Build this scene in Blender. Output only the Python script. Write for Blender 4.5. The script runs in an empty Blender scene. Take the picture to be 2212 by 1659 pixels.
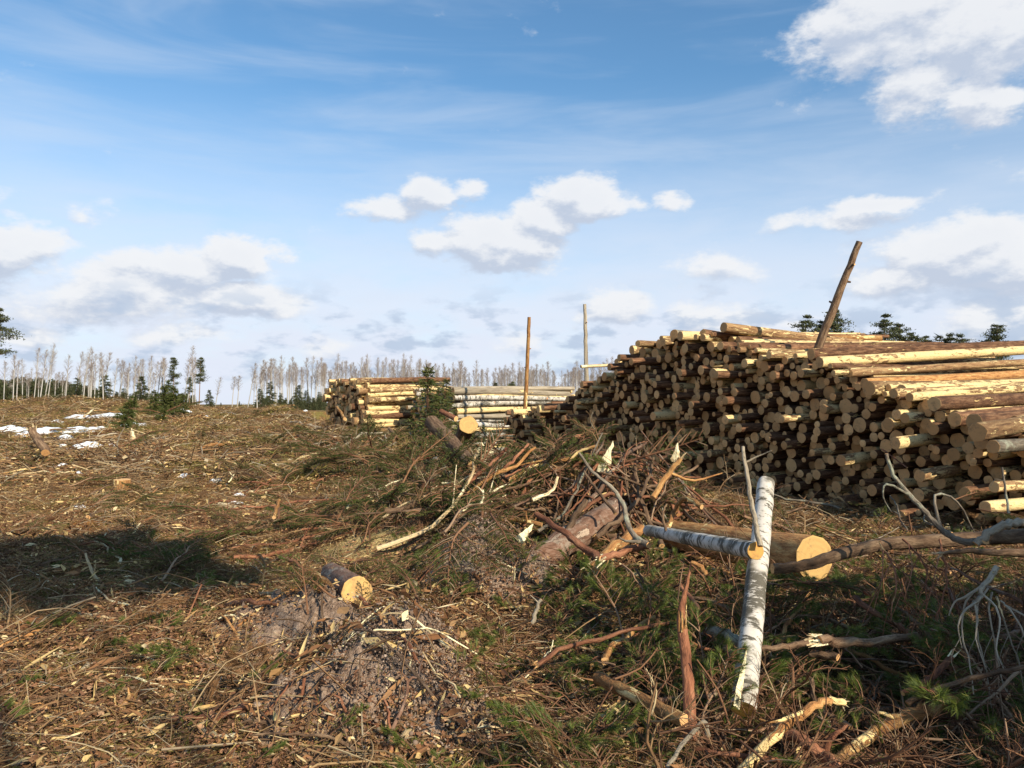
import bpy, math, random
import numpy as np
from mathutils import Vector, Matrix, Quaternion

R = random.Random(11)
rng = np.random.default_rng(11)
C = bpy.context.scene.collection
scene = bpy.context.scene

# ------------------------------------------------------------------ camera
EYE = Vector((0.0, 0.0, 1.75))
FPX, CX, CY = 1703.0, 1106.0, 829.5          # photograph measured on a 2212 x 1659 sheet
PITCH = math.atan(43.5 / FPX)
cam_d = bpy.data.cameras.new('camera')
cam = bpy.data.objects.new('camera', cam_d)
C.objects.link(cam)
cam_d.sensor_width = 36.0
cam_d.lens = 36.0 * FPX / 2212.0
cam_d.clip_start, cam_d.clip_end = 0.05, 8000.0
cam.location = EYE
cam.rotation_euler = (math.pi / 2 + PITCH, 0, 0)
scene.camera = cam

# ------------------------------------------------------------------ light
SUN_AZ, SUN_EL = math.radians(141), math.radians(30)
scene.view_settings.view_transform = 'Standard'
scene.view_settings.look = 'None'
scene.view_settings.gamma = 1.0
scene.view_settings.use_curve_mapping = False
scene.view_settings.exposure = 0.38
SUN = Vector((math.sin(SUN_AZ) * math.cos(SUN_EL), math.cos(SUN_AZ) * math.cos(SUN_EL), math.sin(SUN_EL)))
ld = bpy.data.lights.new('sun', 'SUN')
ld.energy, ld.angle, ld.color = 5.0, math.radians(0.5), (1.0, 0.89, 0.70)
lo = bpy.data.objects.new('sun', ld)
C.objects.link(lo)
lo.rotation_euler = SUN.to_track_quat('Z', 'Y').to_euler()
scene.cycles.max_bounces = 5
scene.cycles.diffuse_bounces = 2
scene.cycles.transparent_max_bounces = 4


def azel(px, py):
    v = Vector(((px - CX) / FPX, math.cos(PITCH) + (py - CY) / FPX * math.sin(PITCH),
                math.sin(PITCH) - (py - CY) / FPX * math.cos(PITCH)))
    return math.atan2(v.x, v.y), math.atan2(v.z, math.hypot(v.x, v.y))


class NT:
    """small helper for building node trees"""
    def __init__(s, tree):
        s.t = tree

    def n(s, typ, ins=None, **kw):
        nd = s.t.nodes.new(typ)
        for k, v in kw.items():
            setattr(nd, k, v)
        for k, v in (ins or {}).items():
            s.set(nd.inputs[k], v)
        return nd

    def set(s, sock, v):
        if isinstance(v, bpy.types.NodeSocket):
            s.t.links.new(v, sock)
        else:
            sock.default_value = v

    def m(s, op, a, b=0.0, c=None, clamp=False):
        nd = s.t.nodes.new('ShaderNodeMath')
        nd.operation = op
        nd.use_clamp = clamp
        s.set(nd.inputs[0], a)
        s.set(nd.inputs[1], b)
        if c is not None:
            s.set(nd.inputs[2], c)
        return nd.outputs[0]

    def vm(s, op, a, b=(0, 0, 0)):
        nd = s.t.nodes.new('ShaderNodeVectorMath')
        nd.operation = op
        s.set(nd.inputs[0], a)
        s.set(nd.inputs[1], b)
        return nd.outputs['Value'] if op in ('LENGTH', 'DOT_PRODUCT', 'DISTANCE') else nd.outputs['Vector']

    def mr(s, v, a, b, c=0.0, d=1.0, smooth=True):
        nd = s.n('ShaderNodeMapRange', {'Value': v, 'From Min': a, 'From Max': b, 'To Min': c, 'To Max': d})
        nd.interpolation_type = 'SMOOTHSTEP' if smooth else 'LINEAR'
        return nd.outputs[0]

    def mix(s, f, a, b):
        nd = s.t.nodes.new('ShaderNodeMix')
        nd.data_type = 'RGBA'
        s.set(nd.inputs[0], f)
        for i, v in ((6, a), (7, b)):
            s.set(nd.inputs[i], v if isinstance(v, bpy.types.NodeSocket) else tuple(v) + ((1,) if len(v) == 3 else ()))
        return nd.outputs[2]

    def noise(s, vec, scale, detail=3.0, rough=0.5, w=None, dist=0.0):
        nd = s.t.nodes.new('ShaderNodeTexNoise')
        if w is not None:
            nd.noise_dimensions = '4D'
            s.set(nd.inputs['W'], w)
        s.set(nd.inputs['Vector'], vec)
        s.set(nd.inputs['Scale'], scale)
        s.set(nd.inputs['Detail'], detail)
        s.set(nd.inputs['Roughness'], rough)
        s.set(nd.inputs['Distortion'], dist)
        return nd.outputs['Fac']

    def ramp(s, f, stops, const=False):
        nd = s.t.nodes.new('ShaderNodeValToRGB')
        s.set(nd.inputs[0], f)
        cr = nd.color_ramp
        cr.interpolation = 'CONSTANT' if const else 'LINEAR'
        while len(cr.elements) < len(stops):
            cr.elements.new(0.5)
        for e, (p, c) in zip(cr.elements, stops):
            e.position = p
            e.color = tuple(c) + (1,)
        return nd.outputs[0]


# sky: Nishita air with broken cumulus and a thin veil, as the photograph shows it
world = bpy.data.worlds.new('World')
scene.world = world
world.use_nodes = True
w = NT(world.node_tree)
for nd in list(w.t.nodes):
    w.t.nodes.remove(nd)
sky = w.n('ShaderNodeTexSky', sky_type='NISHITA', sun_disc=False, sun_elevation=SUN_EL, sun_rotation=SUN_AZ,
          air_density=1.0, dust_density=0.6, ozone_density=2.2)
dirv = w.n('ShaderNodeTexCoord').outputs['Generated']
sep = w.n('ShaderNodeSeparateXYZ', {0: dirv})
AZ = w.m('ARCTAN2', sep.outputs[0], sep.outputs[1])
EL = w.m('ARCSINE', sep.outputs[2])
pos = w.n('ShaderNodeCombineXYZ', {0: AZ, 1: EL}).outputs[0]
CLOUDS = [  # px, py, half width, half height, strength
    (945, 520, 72, 34, 0.85), (1040, 515, 105, 62, 1.1), (1120, 520, 110, 70, 1.1), (1190, 455, 95, 52, 1.1), (1265, 425, 95, 50, 1.1),
    (1345, 428, 75, 32, 0.75), (1452, 420, 48, 26, 0.7), (1085, 570, 75, 24, 0.7),
    (835, 440, 80, 36, 0.75), (925, 408, 66, 36, 0.9), (1005, 388, 55, 20, 0.6),
    (410, 565, 170, 52, 0.9), (520, 540, 82, 46, 1.1), (290, 620, 220, 62, 0.85), (548, 642, 120, 44, 1.05), (180, 660, 150, 34, 0.6),
    (25, 520, 100, 62, 1.0), (20, 570, 90, 40, 0.7), (190, 425, 60, 36, 0.45), (165, 460, 40, 26, 0.4), (390, 710, 130, 34, 0.6),
    (1930, 40, 220, 105, 0.95), (2110, 50, 190, 110, 1.0), (1800, 80, 120, 85, 0.6), (1990, 160, 110, 90, 0.8), (2130, 205, 90, 40, 0.75),
    (2080, 520, 190, 62, 1.05), (2160, 545, 150, 75, 1.1), (1960, 585, 150, 38, 0.8), (2180, 690, 130, 52, 1.0), (2140, 640, 120, 30, 0.6),
    (1790, 468, 160, 30, 0.75), (1890, 435, 100, 24, 0.75), (1560, 565, 130, 55, 0.6), (1480, 560, 80, 40, 0.45), (1330, 650, 90, 46, 0.85),
    (1540, 680, 120, 46, 0.75), (1110, 740, 120, 36, 0.5), (700, 735, 120, 26, 0.5), (60, 710, 120, 30, 0.6), (1690, 690, 140, 26, 0.5),
    (-420, 560, 260, 80, 0.9), (-260, 380, 160, 60, 0.7), (2600, 420, 260, 120, 0.9), (2900, 620, 300, 60, 0.9), (-700, 650, 300, 50, 0.8),
]


def cloud_field(p, dv):
    warp = w.n('ShaderNodeTexNoise', {'Vector': dv, 'Scale': 9.0, 'Detail': 5.0, 'Roughness': 0.6})
    wv = w.vm('MULTIPLY', w.vm('SUBTRACT', warp.outputs['Color'], (0.5, 0.5, 0.5)), (0.085, 0.05, 0))
    p2 = w.vm('ADD', p, wv)
    acc = None
    for px, py, rx, ry, a in CLOUDS:
        ca, ce = azel(px, py + 12)
        q = w.vm('MULTIPLY', w.vm('SUBTRACT', p2, (ca, ce, 0)), (FPX / rx * 0.88, FPX / ry * 0.86, 0))
        d = w.mr(w.vm('LENGTH', q), 1.35, 0.0, 0.0, a)
        acc = d if acc is None else w.m('MAXIMUM', acc, d)
    fb = w.noise(dv, 15.0, 9.0, 0.62)
    return w.m('ADD', acc, w.m('MULTIPLY', w.m('SUBTRACT', fb, 0.5), 1.4))


vstretch = w.vm('MULTIPLY', dirv, (1, 1, 1.9))
D0 = cloud_field(pos, vstretch)
up = w.vm('ADD', pos, (0.008, 0.017, 0))
D1 = cloud_field(up, w.vm('ADD', vstretch, (0.0, 0.0, 0.028)))
alpha = w.mr(D0, 0.20, 0.62)
lit = w.mr(w.m('SUBTRACT', D0, D1), -0.34, 0.22)
thick = w.mr(D0, 0.45, 1.1)
lit = w.m('SUBTRACT', lit, w.m('MULTIPLY', thick, 0.10), clamp=True)
ccol = w.mix(lit, (4.7, 5.3, 6.4), (7.7, 7.8, 8.0))
# thin high veil and the white haze low down
cir = w.noise(w.vm('MULTIPLY', dirv, (1.0, 1.6, 7.0)), 3.2, 5.0, 0.55, dist=0.4)
cir = w.m('MULTIPLY', w.mr(cir, 0.38, 0.80), 0.36)
low = w.mr(EL, 0.40, 0.06, 0.0, 1.0)
lown = w.noise(w.vm('MULTIPLY', dirv, (1, 1, 3.0)), 8.0, 5.0, 0.6)
low = w.m('MULTIPLY', low, w.mr(lown, 0.2, 0.62, 0.78, 1.0))
blue = w.vm('MULTIPLY', sky.outputs[0], (0.95, 1.32, 1.44))
c1 = w.mix(low, blue, (6.7, 7.15, 8.2))
c2 = w.mix(cir, c1, (6.0, 6.7, 7.8))
c3 = w.mix(w.m('MULTIPLY', alpha, 0.94), c2, ccol)
# small grey scraps near the horizon
scr = w.noise(w.vm('MULTIPLY', dirv, (1, 1, 2.4)), 15.0, 5.0, 0.55)
band = w.m('MULTIPLY', w.mr(EL, 0.0, 0.05), w.mr(EL, 0.17, 0.09))
c4 = w.mix(w.m('MULTIPLY', w.m('MULTIPLY', w.mr(scr, 0.50, 0.64), band), 0.85), c3, (4.2, 5.1, 6.5))
bg = w.n('ShaderNodeBackground', {'Color': c4, 'Strength': 0.09})
wo = w.n('ShaderNodeOutputWorld', {0: bg.outputs[0]})
world.cycles.sampling_method = 'MANUAL'
world.cycles.sample_map_resolution = 512


# ------------------------------------------------------------------ terrain function
def smooth(v, a, b):
    t = np.clip((np.asarray(v, float) - a) / (b - a), 0, 1)
    return t * t * (3 - 2 * t)


def vnoise(x, y, seed=0):
    xi, yi = np.floor(x), np.floor(y)
    xf, yf = x - xi, y - yi
    u, v = xf * xf * (3 - 2 * xf), yf * yf * (3 - 2 * yf)

    def h(i, j):
        s = np.sin(i * 127.1 + j * 311.7 + seed * 74.7) * 43758.5453
        return s - np.floor(s)
    a, b, c, d = h(xi, yi), h(xi + 1, yi), h(xi, yi + 1), h(xi + 1, yi + 1)
    return (a * (1 - u) + b * u) * (1 - v) + (c * (1 - u) + d * u) * v - 0.5


def fbm(x, y, octv, seed=0, gain=0.5):
    s, a, f = 0, 1.0, 1.0
    for k in range(octv):
        s = s + a * vnoise(x * f + 13.7 * k, y * f - 7.3 * k, seed + k)
        a *= gain
        f *= 2.03
    return s


def at(px, py, d):
    """world point seen at a pixel at the given forward distance"""
    return EYE + Vector(((px - CX) / FPX, math.cos(PITCH) + (py - CY) / FPX * math.sin(PITCH),
                         math.sin(PITCH) - (py - CY) / FPX * math.cos(PITCH))) * d


def hump(px, d, sx, sy, h, ang=0.0):
    return ((px - CX) / FPX * d, d, sx, sy, h, math.radians(ang))


HEAPS = [  # slash ridge
    hump(770, 21.5, 1.5, 1.5, 0.30), hump(850, 18.0, 1.3, 1.4, 0.28), hump(930, 15.5, 1.3, 1.3, 0.34), hump(1040, 12.6, 1.2, 1.1, 0.30),
    hump(1140, 11.0, 1.2, 0.8, 0.30), hump(1235, 10.2, 1.1, 0.7, 0.34), hump(1340, 9.4, 1.0, 0.6, 0.36), hump(1450, 9.0, 0.8, 0.5, 0.36),
    hump(1010, 9.8, 1.1, 0.8, 0.28),
    hump(640, 27, 2.0, 2.2, 0.30), hump(700, 31, 2.0, 2.0, 0.25), hump(180, 50, 4.0, 2.5, 0.40), hump(70, 50, 3.0, 2.5, 0.32), hump(300, 52, 3.5, 2.0, 0.26),
    hump(590, 42, 3, 2, 0.40), hump(640, 40, 2, 2, 0.3),
]
SOIL = [hump(760, 4.75, 0.26, 0.20, 0.09), hump(985, 4.25, 0.22, 0.18, 0.08), hump(665, 6.0, 0.34, 0.30, 0.17), hump(640, 6.0, 0.42, 0.34, 0.10), hump(865, 5.35, 0.28, 0.26, 0.27), hump(1045, 8.2, 0.34, 0.5, 0.40),
        hump(1010, 7.6, 0.28, 0.35, 0.16), hump(1140, 7.15, 0.30, 0.26, 0.30), hump(700, 4.35, 0.40, 0.28, 0.16), hump(860, 4.5, 0.28, 0.22, 0.13), hump(900, 5.0, 0.30, 0.24, 0.08)]
YELLOW = [hump(815, 8.9, 0.55, 0.50, 0.18), hump(212, 22.0, 0.9, 0.9, 0.22), hump(90, 6.6, 0.45, 0.35, 0.12), hump(760, 8.6, 0.4, 0.3, 0.03)]
ORANGE = [hump(180, 11.2, 0.9, 0.5, 0.03), hump(120, 7.6, 0.6, 0.4, 0.05), hump(60, 10.5, 0.8, 0.5, 0.0), hump(390, 13.5, 0.8, 0.5, 0.0), hump(15, 4.2, 0.5, 0.4, 0.02), hump(250, 4.0, 0.4, 0.2, 0.0)]
PAINTED_SHADE = [hump(1900, 5.0, 1.1, 1.0, 0), hump(1500, 5.0, 0.6, 0.8, 0), hump(2300, 6.5, 1.5, 1.2, 0), hump(1250, 9.0, 1.0, 1.0, 0), hump(1400, 8.5, 0.9, 0.8, 0), hump(950, 12.5, 1.2, 1.5, 0)]  # hollows and brush beds where shade is painted into the ground colour
PA = (5.75, 12.6)                     # a point on the foot of the big pile's face
PF = (-math.cos(math.radians(62)), math.sin(math.radians(62)))   # along the face, away from the camera
PL = (math.sin(math.radians(62)), math.cos(math.radians(62)))    # along the logs


def gsum(x, y, items, use_h=True):
    s = np.zeros_like(x)
    for cx, cy, sx, sy, h, a in items:
        g = np.exp(-0.5 * (((x - cx) / sx) ** 2 + ((y - cy) / sy) ** 2))
        s = s + g * (h if use_h else 1.0)
    return s


def H(x, y):
    x = np.asarray(x, float)
    y = np.asarray(y, float)
    crest = np.interp(x, [-80, -34, -24, -13, -4, 4, 20], [1.75, 1.55, 1.38, 1.15, 0.85, 0.5, 0.1])
    s = np.clip((y - 9) / 49, 0, 1) ** 0.8
    z = crest * s * (1 - smooth(y, 60, 110))
    side = (x - PA[0]) * PL[0] + (y - PA[1]) * PL[1]
    z = z * (1 - smooth(side, -2.2, -0.2) * (y < 60))
    near = 1 - smooth(y, 70, 140)
    r = np.hypot(x, y)
    heap = gsum(x, y, HEAPS)
    soil = gsum(x, y, SOIL) + gsum(x, y, YELLOW) + gsum(x, y, ORANGE)
    pit = np.exp(-0.5 * (((x - 2.3) / 1.2) ** 2 + ((y - 4.4) / 1.0) ** 2))
    z = z + heap + soil - 0.26 * pit
    z = z + near * (0.13 * fbm(x * 0.45, y * 0.45, 3, 3) + 0.10 * fbm(x * 1.7, y * 1.7, 3, 9) * (1 + heap * 2))
    fine = 1 - smooth(r, 14, 40)
    clod = np.clip(gsum(x, y, SOIL, False), 0, 1)
    z = z + fine * (0.035 * fbm(x * 6.5, y * 6.5, 3, 21, 0.6) + clod * (0.13 * np.abs(fbm(x * 7, y * 7, 4, 31, 0.65)) + 0.05 * np.abs(fbm(x * 26, y * 26, 3, 41, 0.6))))
    return z


_T = np.geomspace(2.0, 95.0, 2600)


def G(px, py, lift=0.0):
    """where the ray through a pixel meets the ground (raised by lift)"""
    dv = at(px, py, 1.0) - EYE
    X, Y, Z = dv.x * _T, dv.y * _T, EYE.z + dv.z * _T
    below = Z < H(X, Y) + lift
    k = int(np.argmax(below)) if below.any() else len(_T) - 1
    return Vector((X[k], Y[k], Z[k]))


def hz(x, y):
    return float(H(np.array([x]), np.array([y]))[0])


# ------------------------------------------------------------------ materials
def new_mat(name):
    m = bpy.data.materials.new(name)
    m.use_nodes = True
    t = NT(m.node_tree)
    for nd in list(t.t.nodes):
        t.t.nodes.remove(nd)
    return m, t


def finish(t, col, rough=0.9, bump=None, bstr=0.5, bdist=0.01, spec=0.25, trans=0.0):
    ins = {'Base Color': col, 'Roughness': rough, 'Specular IOR Level': spec}
    if bump is not None:
        b = t.n('ShaderNodeBump', {'Height': bump, 'Strength': bstr, 'Distance': bdist})
        ins['Normal'] = b.outputs[0]
    p = t.n('ShaderNodeBsdfPrincipled', ins)
    out = p.outputs[0]
    if trans:
        tr = t.n('ShaderNodeBsdfTranslucent', {'Color': col})
        out = t.n('ShaderNodeMixShader', {0: trans, 1: out, 2: tr.outputs[0]}).outputs[0]
    t.n('ShaderNodeOutputMaterial', {0: out})


def rnd_of(t):
    o = t.n('ShaderNodeObjectInfo').outputs['Random']
    a = t.n('ShaderNodeAttribute', attribute_name='pc').outputs['Fac']
    return t.m('FRACT', t.m('ADD', o, a))


def lc_of(t):
    return t.n('ShaderNodeAttribute', attribute_name='lc').outputs['Vector']


def bark_mat(name, dark, mid, light, peel, peel_amt=0.56, along=0.22, moss=None, peel_scale=9.0):
    m, t = new_mat(name)
    lc, r = lc_of(t), rnd_of(t)
    v = t.vm('MULTIPLY', lc, (1, 1, along))
    wv = t.m('MULTIPLY', r, 60.0)
    n1 = t.noise(v, 26.0, 4.0, 0.65, w=wv)
    n2 = t.noise(t.vm('MULTIPLY', lc, (1, 1, 0.30)), peel_scale, 6.0, 0.68, w=t.m('ADD', wv, 5.0), dist=0.6)
    n3 = t.noise(t.vm('MULTIPLY', lc, (1, 1, 0.5)), 1.6, 2.0, 0.5, w=t.m('ADD', wv, 9.0))
    c = t.ramp(n1, [(0.30, dark), (0.48, mid), (0.70, light)])
    tone = t.mr(r, 0.0, 1.0, 0.66, 1.22, smooth=False)
    c = t.vm('MULTIPLY', c, t.n('ShaderNodeCombineXYZ', {0: tone, 1: tone, 2: tone}).outputs[0])
    th = t.m('ADD', peel_amt, t.m('MULTIPLY', t.m('SUBTRACT', 0.5, n3), 0.45))
    th = t.m('ADD', th, t.m('MULTIPLY', t.m('SUBTRACT', t.m('FRACT', t.m('MULTIPLY', r, 7.31)), 0.5), 0.16))
    pf = t.mr(t.m('SUBTRACT', n2, th), 0.0, 0.03)
    pc = t.mix(t.noise(lc, 14.0, 3.0, w=wv), peel, tuple(min(1.0, k * 1.35) for k in peel))
    c = t.mix(pf, c, pc)
    if moss:
        mf = t.mr(t.noise(lc, 7.0, 5.0, 0.7, w=t.m('ADD', wv, 20.0)), 0.50, 0.62, 0.0, 0.85)
        c = t.mix(mf, c, moss)
    hgt = t.m('SUBTRACT', n1, t.m('MULTIPLY', pf, 0.5))
    fine = t.noise(t.vm('MULTIPLY', lc, (1, 1, 0.35)), 90.0, 3.0, 0.7, w=wv)
    c = t.mix(t.mr(fine, 0.52, 0.68, 0.0, 0.55), c, tuple(k * 0.6 for k in dark))
    finish(t, c, 0.88, t.m('ADD', hgt, t.m('MULTIPLY', fine, 0.5)), 1.0, 0.02)
    return m


M = {}
M['pine'] = bark_mat('pine_bark', (0.040, 0.020, 0.012), (0.15, 0.070, 0.035), (0.34, 0.19, 0.10), (0.56, 0.38, 0.16), 0.66, peel_scale=13.0)
M['pine_peeled'] = bark_mat('peeled_pine_bark', (0.08, 0.04, 0.02), (0.27, 0.15, 0.07), (0.46, 0.31, 0.15), (0.68, 0.50, 0.24), 0.47, peel_scale=14.0, along=0.16)
M['red'] = bark_mat('red_branch_bark', (0.08, 0.030, 0.018), (0.24, 0.095, 0.048), (0.42, 0.20, 0.11), (0.55, 0.34, 0.15), 0.70)
M['orange'] = bark_mat('orange_branch_bark', (0.18, 0.07, 0.025), (0.42, 0.20, 0.07), (0.62, 0.38, 0.15), (0.72, 0.52, 0.23), 0.56)
M['redgrey'] = bark_mat('dusty_red_bark', (0.09, 0.04, 0.022), (0.20, 0.105, 0.065), (0.32, 0.20, 0.14), (0.38, 0.28, 0.20), 0.62, moss=(0.30, 0.23, 0.17))
M['grey'] = bark_mat('grey_branch_bark', (0.06, 0.048, 0.036), (0.17, 0.135, 0.10), (0.30, 0.25, 0.18), (0.46, 0.34, 0.19), 0.72, moss=(0.30, 0.31, 0.23))
M['brown'] = bark_mat('brown_branch_bark', (0.05, 0.030, 0.018), (0.16, 0.095, 0.055), (0.30, 0.20, 0.12), (0.50, 0.36, 0.18), 0.72)
M['pale'] = bark_mat('bare_pale_wood', (0.36, 0.23, 0.11), (0.60, 0.44, 0.24), (0.76, 0.60, 0.36), (0.82, 0.68, 0.42), 0.5, along=0.06)
M['silver'] = bark_mat('weathered_silver_wood', (0.15, 0.115, 0.08), (0.34, 0.28, 0.20), (0.52, 0.44, 0.33), (0.60, 0.44, 0.22), 0.70, along=0.08)


def birch_mat():
    m, t = new_mat('birch_bark')
    lc, r = lc_of(t), rnd_of(t)
    wv = t.m('MULTIPLY', r, 40.0)
    n1 = t.noise(t.vm('MULTIPLY', lc, (0.55, 0.55, 2.0)), 11.0, 5.0, 0.62, w=wv)
    n2 = t.noise(t.vm('MULTIPLY', lc, (0.6, 0.6, 1.6)), 34.0, 4.0, 0.7, w=t.m('ADD', wv, 3.0))
    n3 = t.noise(lc, 3.0, 3.0, 0.5, w=t.m('ADD', wv, 7.0))
    dk = t.m('MAXIMUM', t.mr(n1, 0.53, 0.58), t.m('MULTIPLY', t.mr(n2, 0.58, 0.63), 0.85))
    dk = t.m('MAXIMUM', dk, t.m('MULTIPLY', t.mr(n3, 0.50, 0.58), t.mr(n2, 0.38, 0.50)))
    c = t.mix(t.noise(lc, 30.0, 3.0), (0.66, 0.62, 0.56), (0.50, 0.44, 0.36))
    c = t.mix(t.mr(t.noise(lc, 4.5, 5.0, 0.7, w=t.m('ADD', wv, 33.0)), 0.48, 0.62, 0.0, 0.75), c, (0.26, 0.22, 0.15))
    c = t.mix(dk, c, t.mix(n2, (0.035, 0.030, 0.025), (0.17, 0.15, 0.11)))
    pk = t.mr(t.noise(lc, 5.0, 4.0, 0.6, w=t.m('ADD', wv, 11.0)), 0.66, 0.70)
    c = t.mix(pk, c, (0.55, 0.24, 0.09))
    finish(t, c, 0.7, t.m('SUBTRACT', n2, dk), 0.5, 0.006)
    return m


M['birch'] = birch_mat()


def cut_mat(name, a, b, ring=55.0, satin=0.0):
    m, t = new_mat(name)
    lc, r = lc_of(t), rnd_of(t)
    s = t.n('ShaderNodeSeparateXYZ', {0: lc})
    d = t.vm('LENGTH', t.n('ShaderNodeCombineXYZ', {0: s.outputs[0], 1: s.outputs[1]}).outputs[0])
    nz = t.noise(lc, 12.0, 3.0, 0.5, w=t.m('MULTIPLY', r, 30.0))
    rad = t.m('ADD', d, t.m('MULTIPLY', nz, 0.02))
    tone = t.mr(t.m('FRACT', t.m('MULTIPLY', r, 13.7)), 0.0, 1.0, 0.62, 1.12, smooth=False)
    tcol = t.n('ShaderNodeCombineXYZ', {0: tone, 1: tone, 2: tone}).outputs[0]
    rings = t.m('MULTIPLY_ADD', t.m('SINE', t.m('MULTIPLY', rad, ring * 8)), 0.5, 0.5)
    c = t.vm('MULTIPLY', t.mix(r, a, b), tcol)
    c = t.mix(t.m('MULTIPLY', rings, 0.28), c, tuple(k * 0.62 for k in a))
    heart = t.mr(d, 0.055, 0.045, 0.0, 0.30)
    c = t.mix(t.m('MULTIPLY', heart, t.mr(t.m('FRACT', t.m('MULTIPLY', r, 5.7)), 0.4, 0.8)), c, (0.52, 0.25, 0.10))
    dirt = t.m('MAXIMUM', t.mr(t.noise(lc, 32.0, 4.0, 0.7, w=t.m('MULTIPLY', r, 80.0)), 0.54, 0.70, 0.0, 0.55), t.mr(t.noise(lc, 9.0, 5.0, 0.75, w=t.m('MULTIPLY', r, 50.0)), 0.52, 0.66, 0.0, 0.6))
    c = t.mix(dirt, c, (0.24, 0.15, 0.08))
    saw = t.noise(t.vm('MULTIPLY', lc, (1, 0.06, 1)), 190.0, 2.0)
    finish(t, c, 0.8, t.m('ADD', saw, t.m('MULTIPLY', rings, 0.3)), 0.35, 0.003)
    return m


M['cut'] = cut_mat('sawn_log_end', (0.82, 0.50, 0.22), (0.66, 0.34, 0.13))
M['cut_big'] = cut_mat('sawn_trunk_end', (0.66, 0.40, 0.14), (0.68, 0.42, 0.15), ring=16.0)
M['cut_birch'] = cut_mat('sawn_birch_end', (0.66, 0.38, 0.09), (0.62, 0.34, 0.08), ring=30.0)


def flat_mat(name, stops, rough=0.9, trans=0.0, objmix=0.25, spec=0.2):
    """small loose pieces: one colour for each piece, taken from its own random number"""
    m, t = new_mat(name)
    a = t.n('ShaderNodeAttribute', attribute_name='pc').outputs['Fac']
    o = t.n('ShaderNodeObjectInfo').outputs['Random']
    f = t.m('FRACT', t.m('ADD', a, t.m('MULTIPLY', o, objmix)))
    c = t.ramp(f, stops)
    n = t.noise(t.n('ShaderNodeTexCoord').outputs['Object'], 60.0, 2.0)
    c = t.mix(t.m('MULTIPLY', n, 0.55), c, (0.07, 0.045, 0.03))
    finish(t, c, rough, None, spec=spec, trans=trans)
    return m


M['twigs'] = flat_mat('dry_twigs', [(0.0, (0.09, 0.05, 0.028)), (0.3, (0.20, 0.115, 0.055)), (0.55, (0.30, 0.165, 0.075)), (0.78, (0.42, 0.27, 0.13)), (0.92, (0.40, 0.34, 0.24)), (1.0, (0.66, 0.50, 0.27))])
M['redtwigs'] = flat_mat('reddish_twigs', [(0.0, (0.07, 0.032, 0.018)), (0.5, (0.19, 0.085, 0.042)), (0.8, (0.30, 0.15, 0.075)), (1.0, (0.40, 0.28, 0.18))])
M['chips'] = flat_mat('wood_chips_and_bark', [(0.0, (0.10, 0.042, 0.018)), (0.35, (0.26, 0.115, 0.045)), (0.58, (0.38, 0.20, 0.085)), (0.72, (0.52, 0.32, 0.13)), (0.78, (0.66, 0.45, 0.18)), (0.92, (0.80, 0.58, 0.25)), (1.0, (0.90, 0.74, 0.44))])
M['leaves'] = flat_mat('fallen_leaf_and_bark_flakes', [(0.0, (0.09, 0.038, 0.018)), (0.45, (0.24, 0.11, 0.055)), (0.8, (0.40, 0.205, 0.11)), (1.0, (0.58, 0.36, 0.20))])
M['straw'] = flat_mat('dry_straw_and_moss', [(0.0, (0.10, 0.08, 0.016)), (0.35, (0.25, 0.17, 0.045)), (0.6, (0.18, 0.21, 0.03)), (0.8, (0.36, 0.27, 0.07)), (1.0, (0.54, 0.38, 0.13))], trans=0.15)
M['needles'] = flat_mat('pine_needles', [(0.0, (0.05, 0.09, 0.014)), (0.5, (0.105, 0.17, 0.020)), (0.85, (0.19, 0.24, 0.03)), (1.0, (0.30, 0.29, 0.05))], 0.55, 0.22, 0.5, 0.4)
M['spruce'] = flat_mat('spruce_needles', [(0.0, (0.028, 0.055, 0.010)), (0.5, (0.065, 0.105, 0.018)), (0.85, (0.14, 0.165, 0.025)), (1.0, (0.20, 0.17, 0.06))], 0.6, 0.15, 0.5, 0.3)
M['deadneedles'] = flat_mat('brown_needles', [(0.0, (0.12, 0.055, 0.022)), (0.5, (0.26, 0.125, 0.05)), (1.0, (0.44, 0.25, 0.10))], 0.8, 0.1, 0.5)
M['far_needles'] = flat_mat('far_conifer_needles', [(0.0, (0.040, 0.060, 0.028)), (0.6, (0.075, 0.098, 0.040)), (1.0, (0.13, 0.15, 0.06))], 0.8, 0.1, 0.5)
M['far_twigs'] = flat_mat('bare_birch_twigs', [(0.0, (0.22, 0.16, 0.13)), (0.6, (0.34, 0.27, 0.23)), (1.0, (0.50, 0.45, 0.40))])
M['far_trunk'] = flat_mat('distant_birch_trunk', [(0.0, (0.50, 0.47, 0.42)), (0.8, (0.66, 0.63, 0.58)), (1.0, (0.40, 0.36, 0.30))])
M['far_pine'] = flat_mat('distant_pine_trunk', [(0.0, (0.22, 0.13, 0.08)), (1.0, (0.36, 0.22, 0.13))])


def snow_mat():
    m, t = new_mat('old_snow')
    co = t.n('ShaderNodeTexCoord').outputs['Object']
    n = t.noise(co, 7.0, 5.0, 0.6)
    c = t.mix(t.mr(n, 0.52, 0.72), (0.86, 0.88, 0.90), (0.60, 0.56, 0.50))
    finish(t, c, 0.6, n, 0.5, 0.05)
    return m


M['snow'] = snow_mat()


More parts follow.
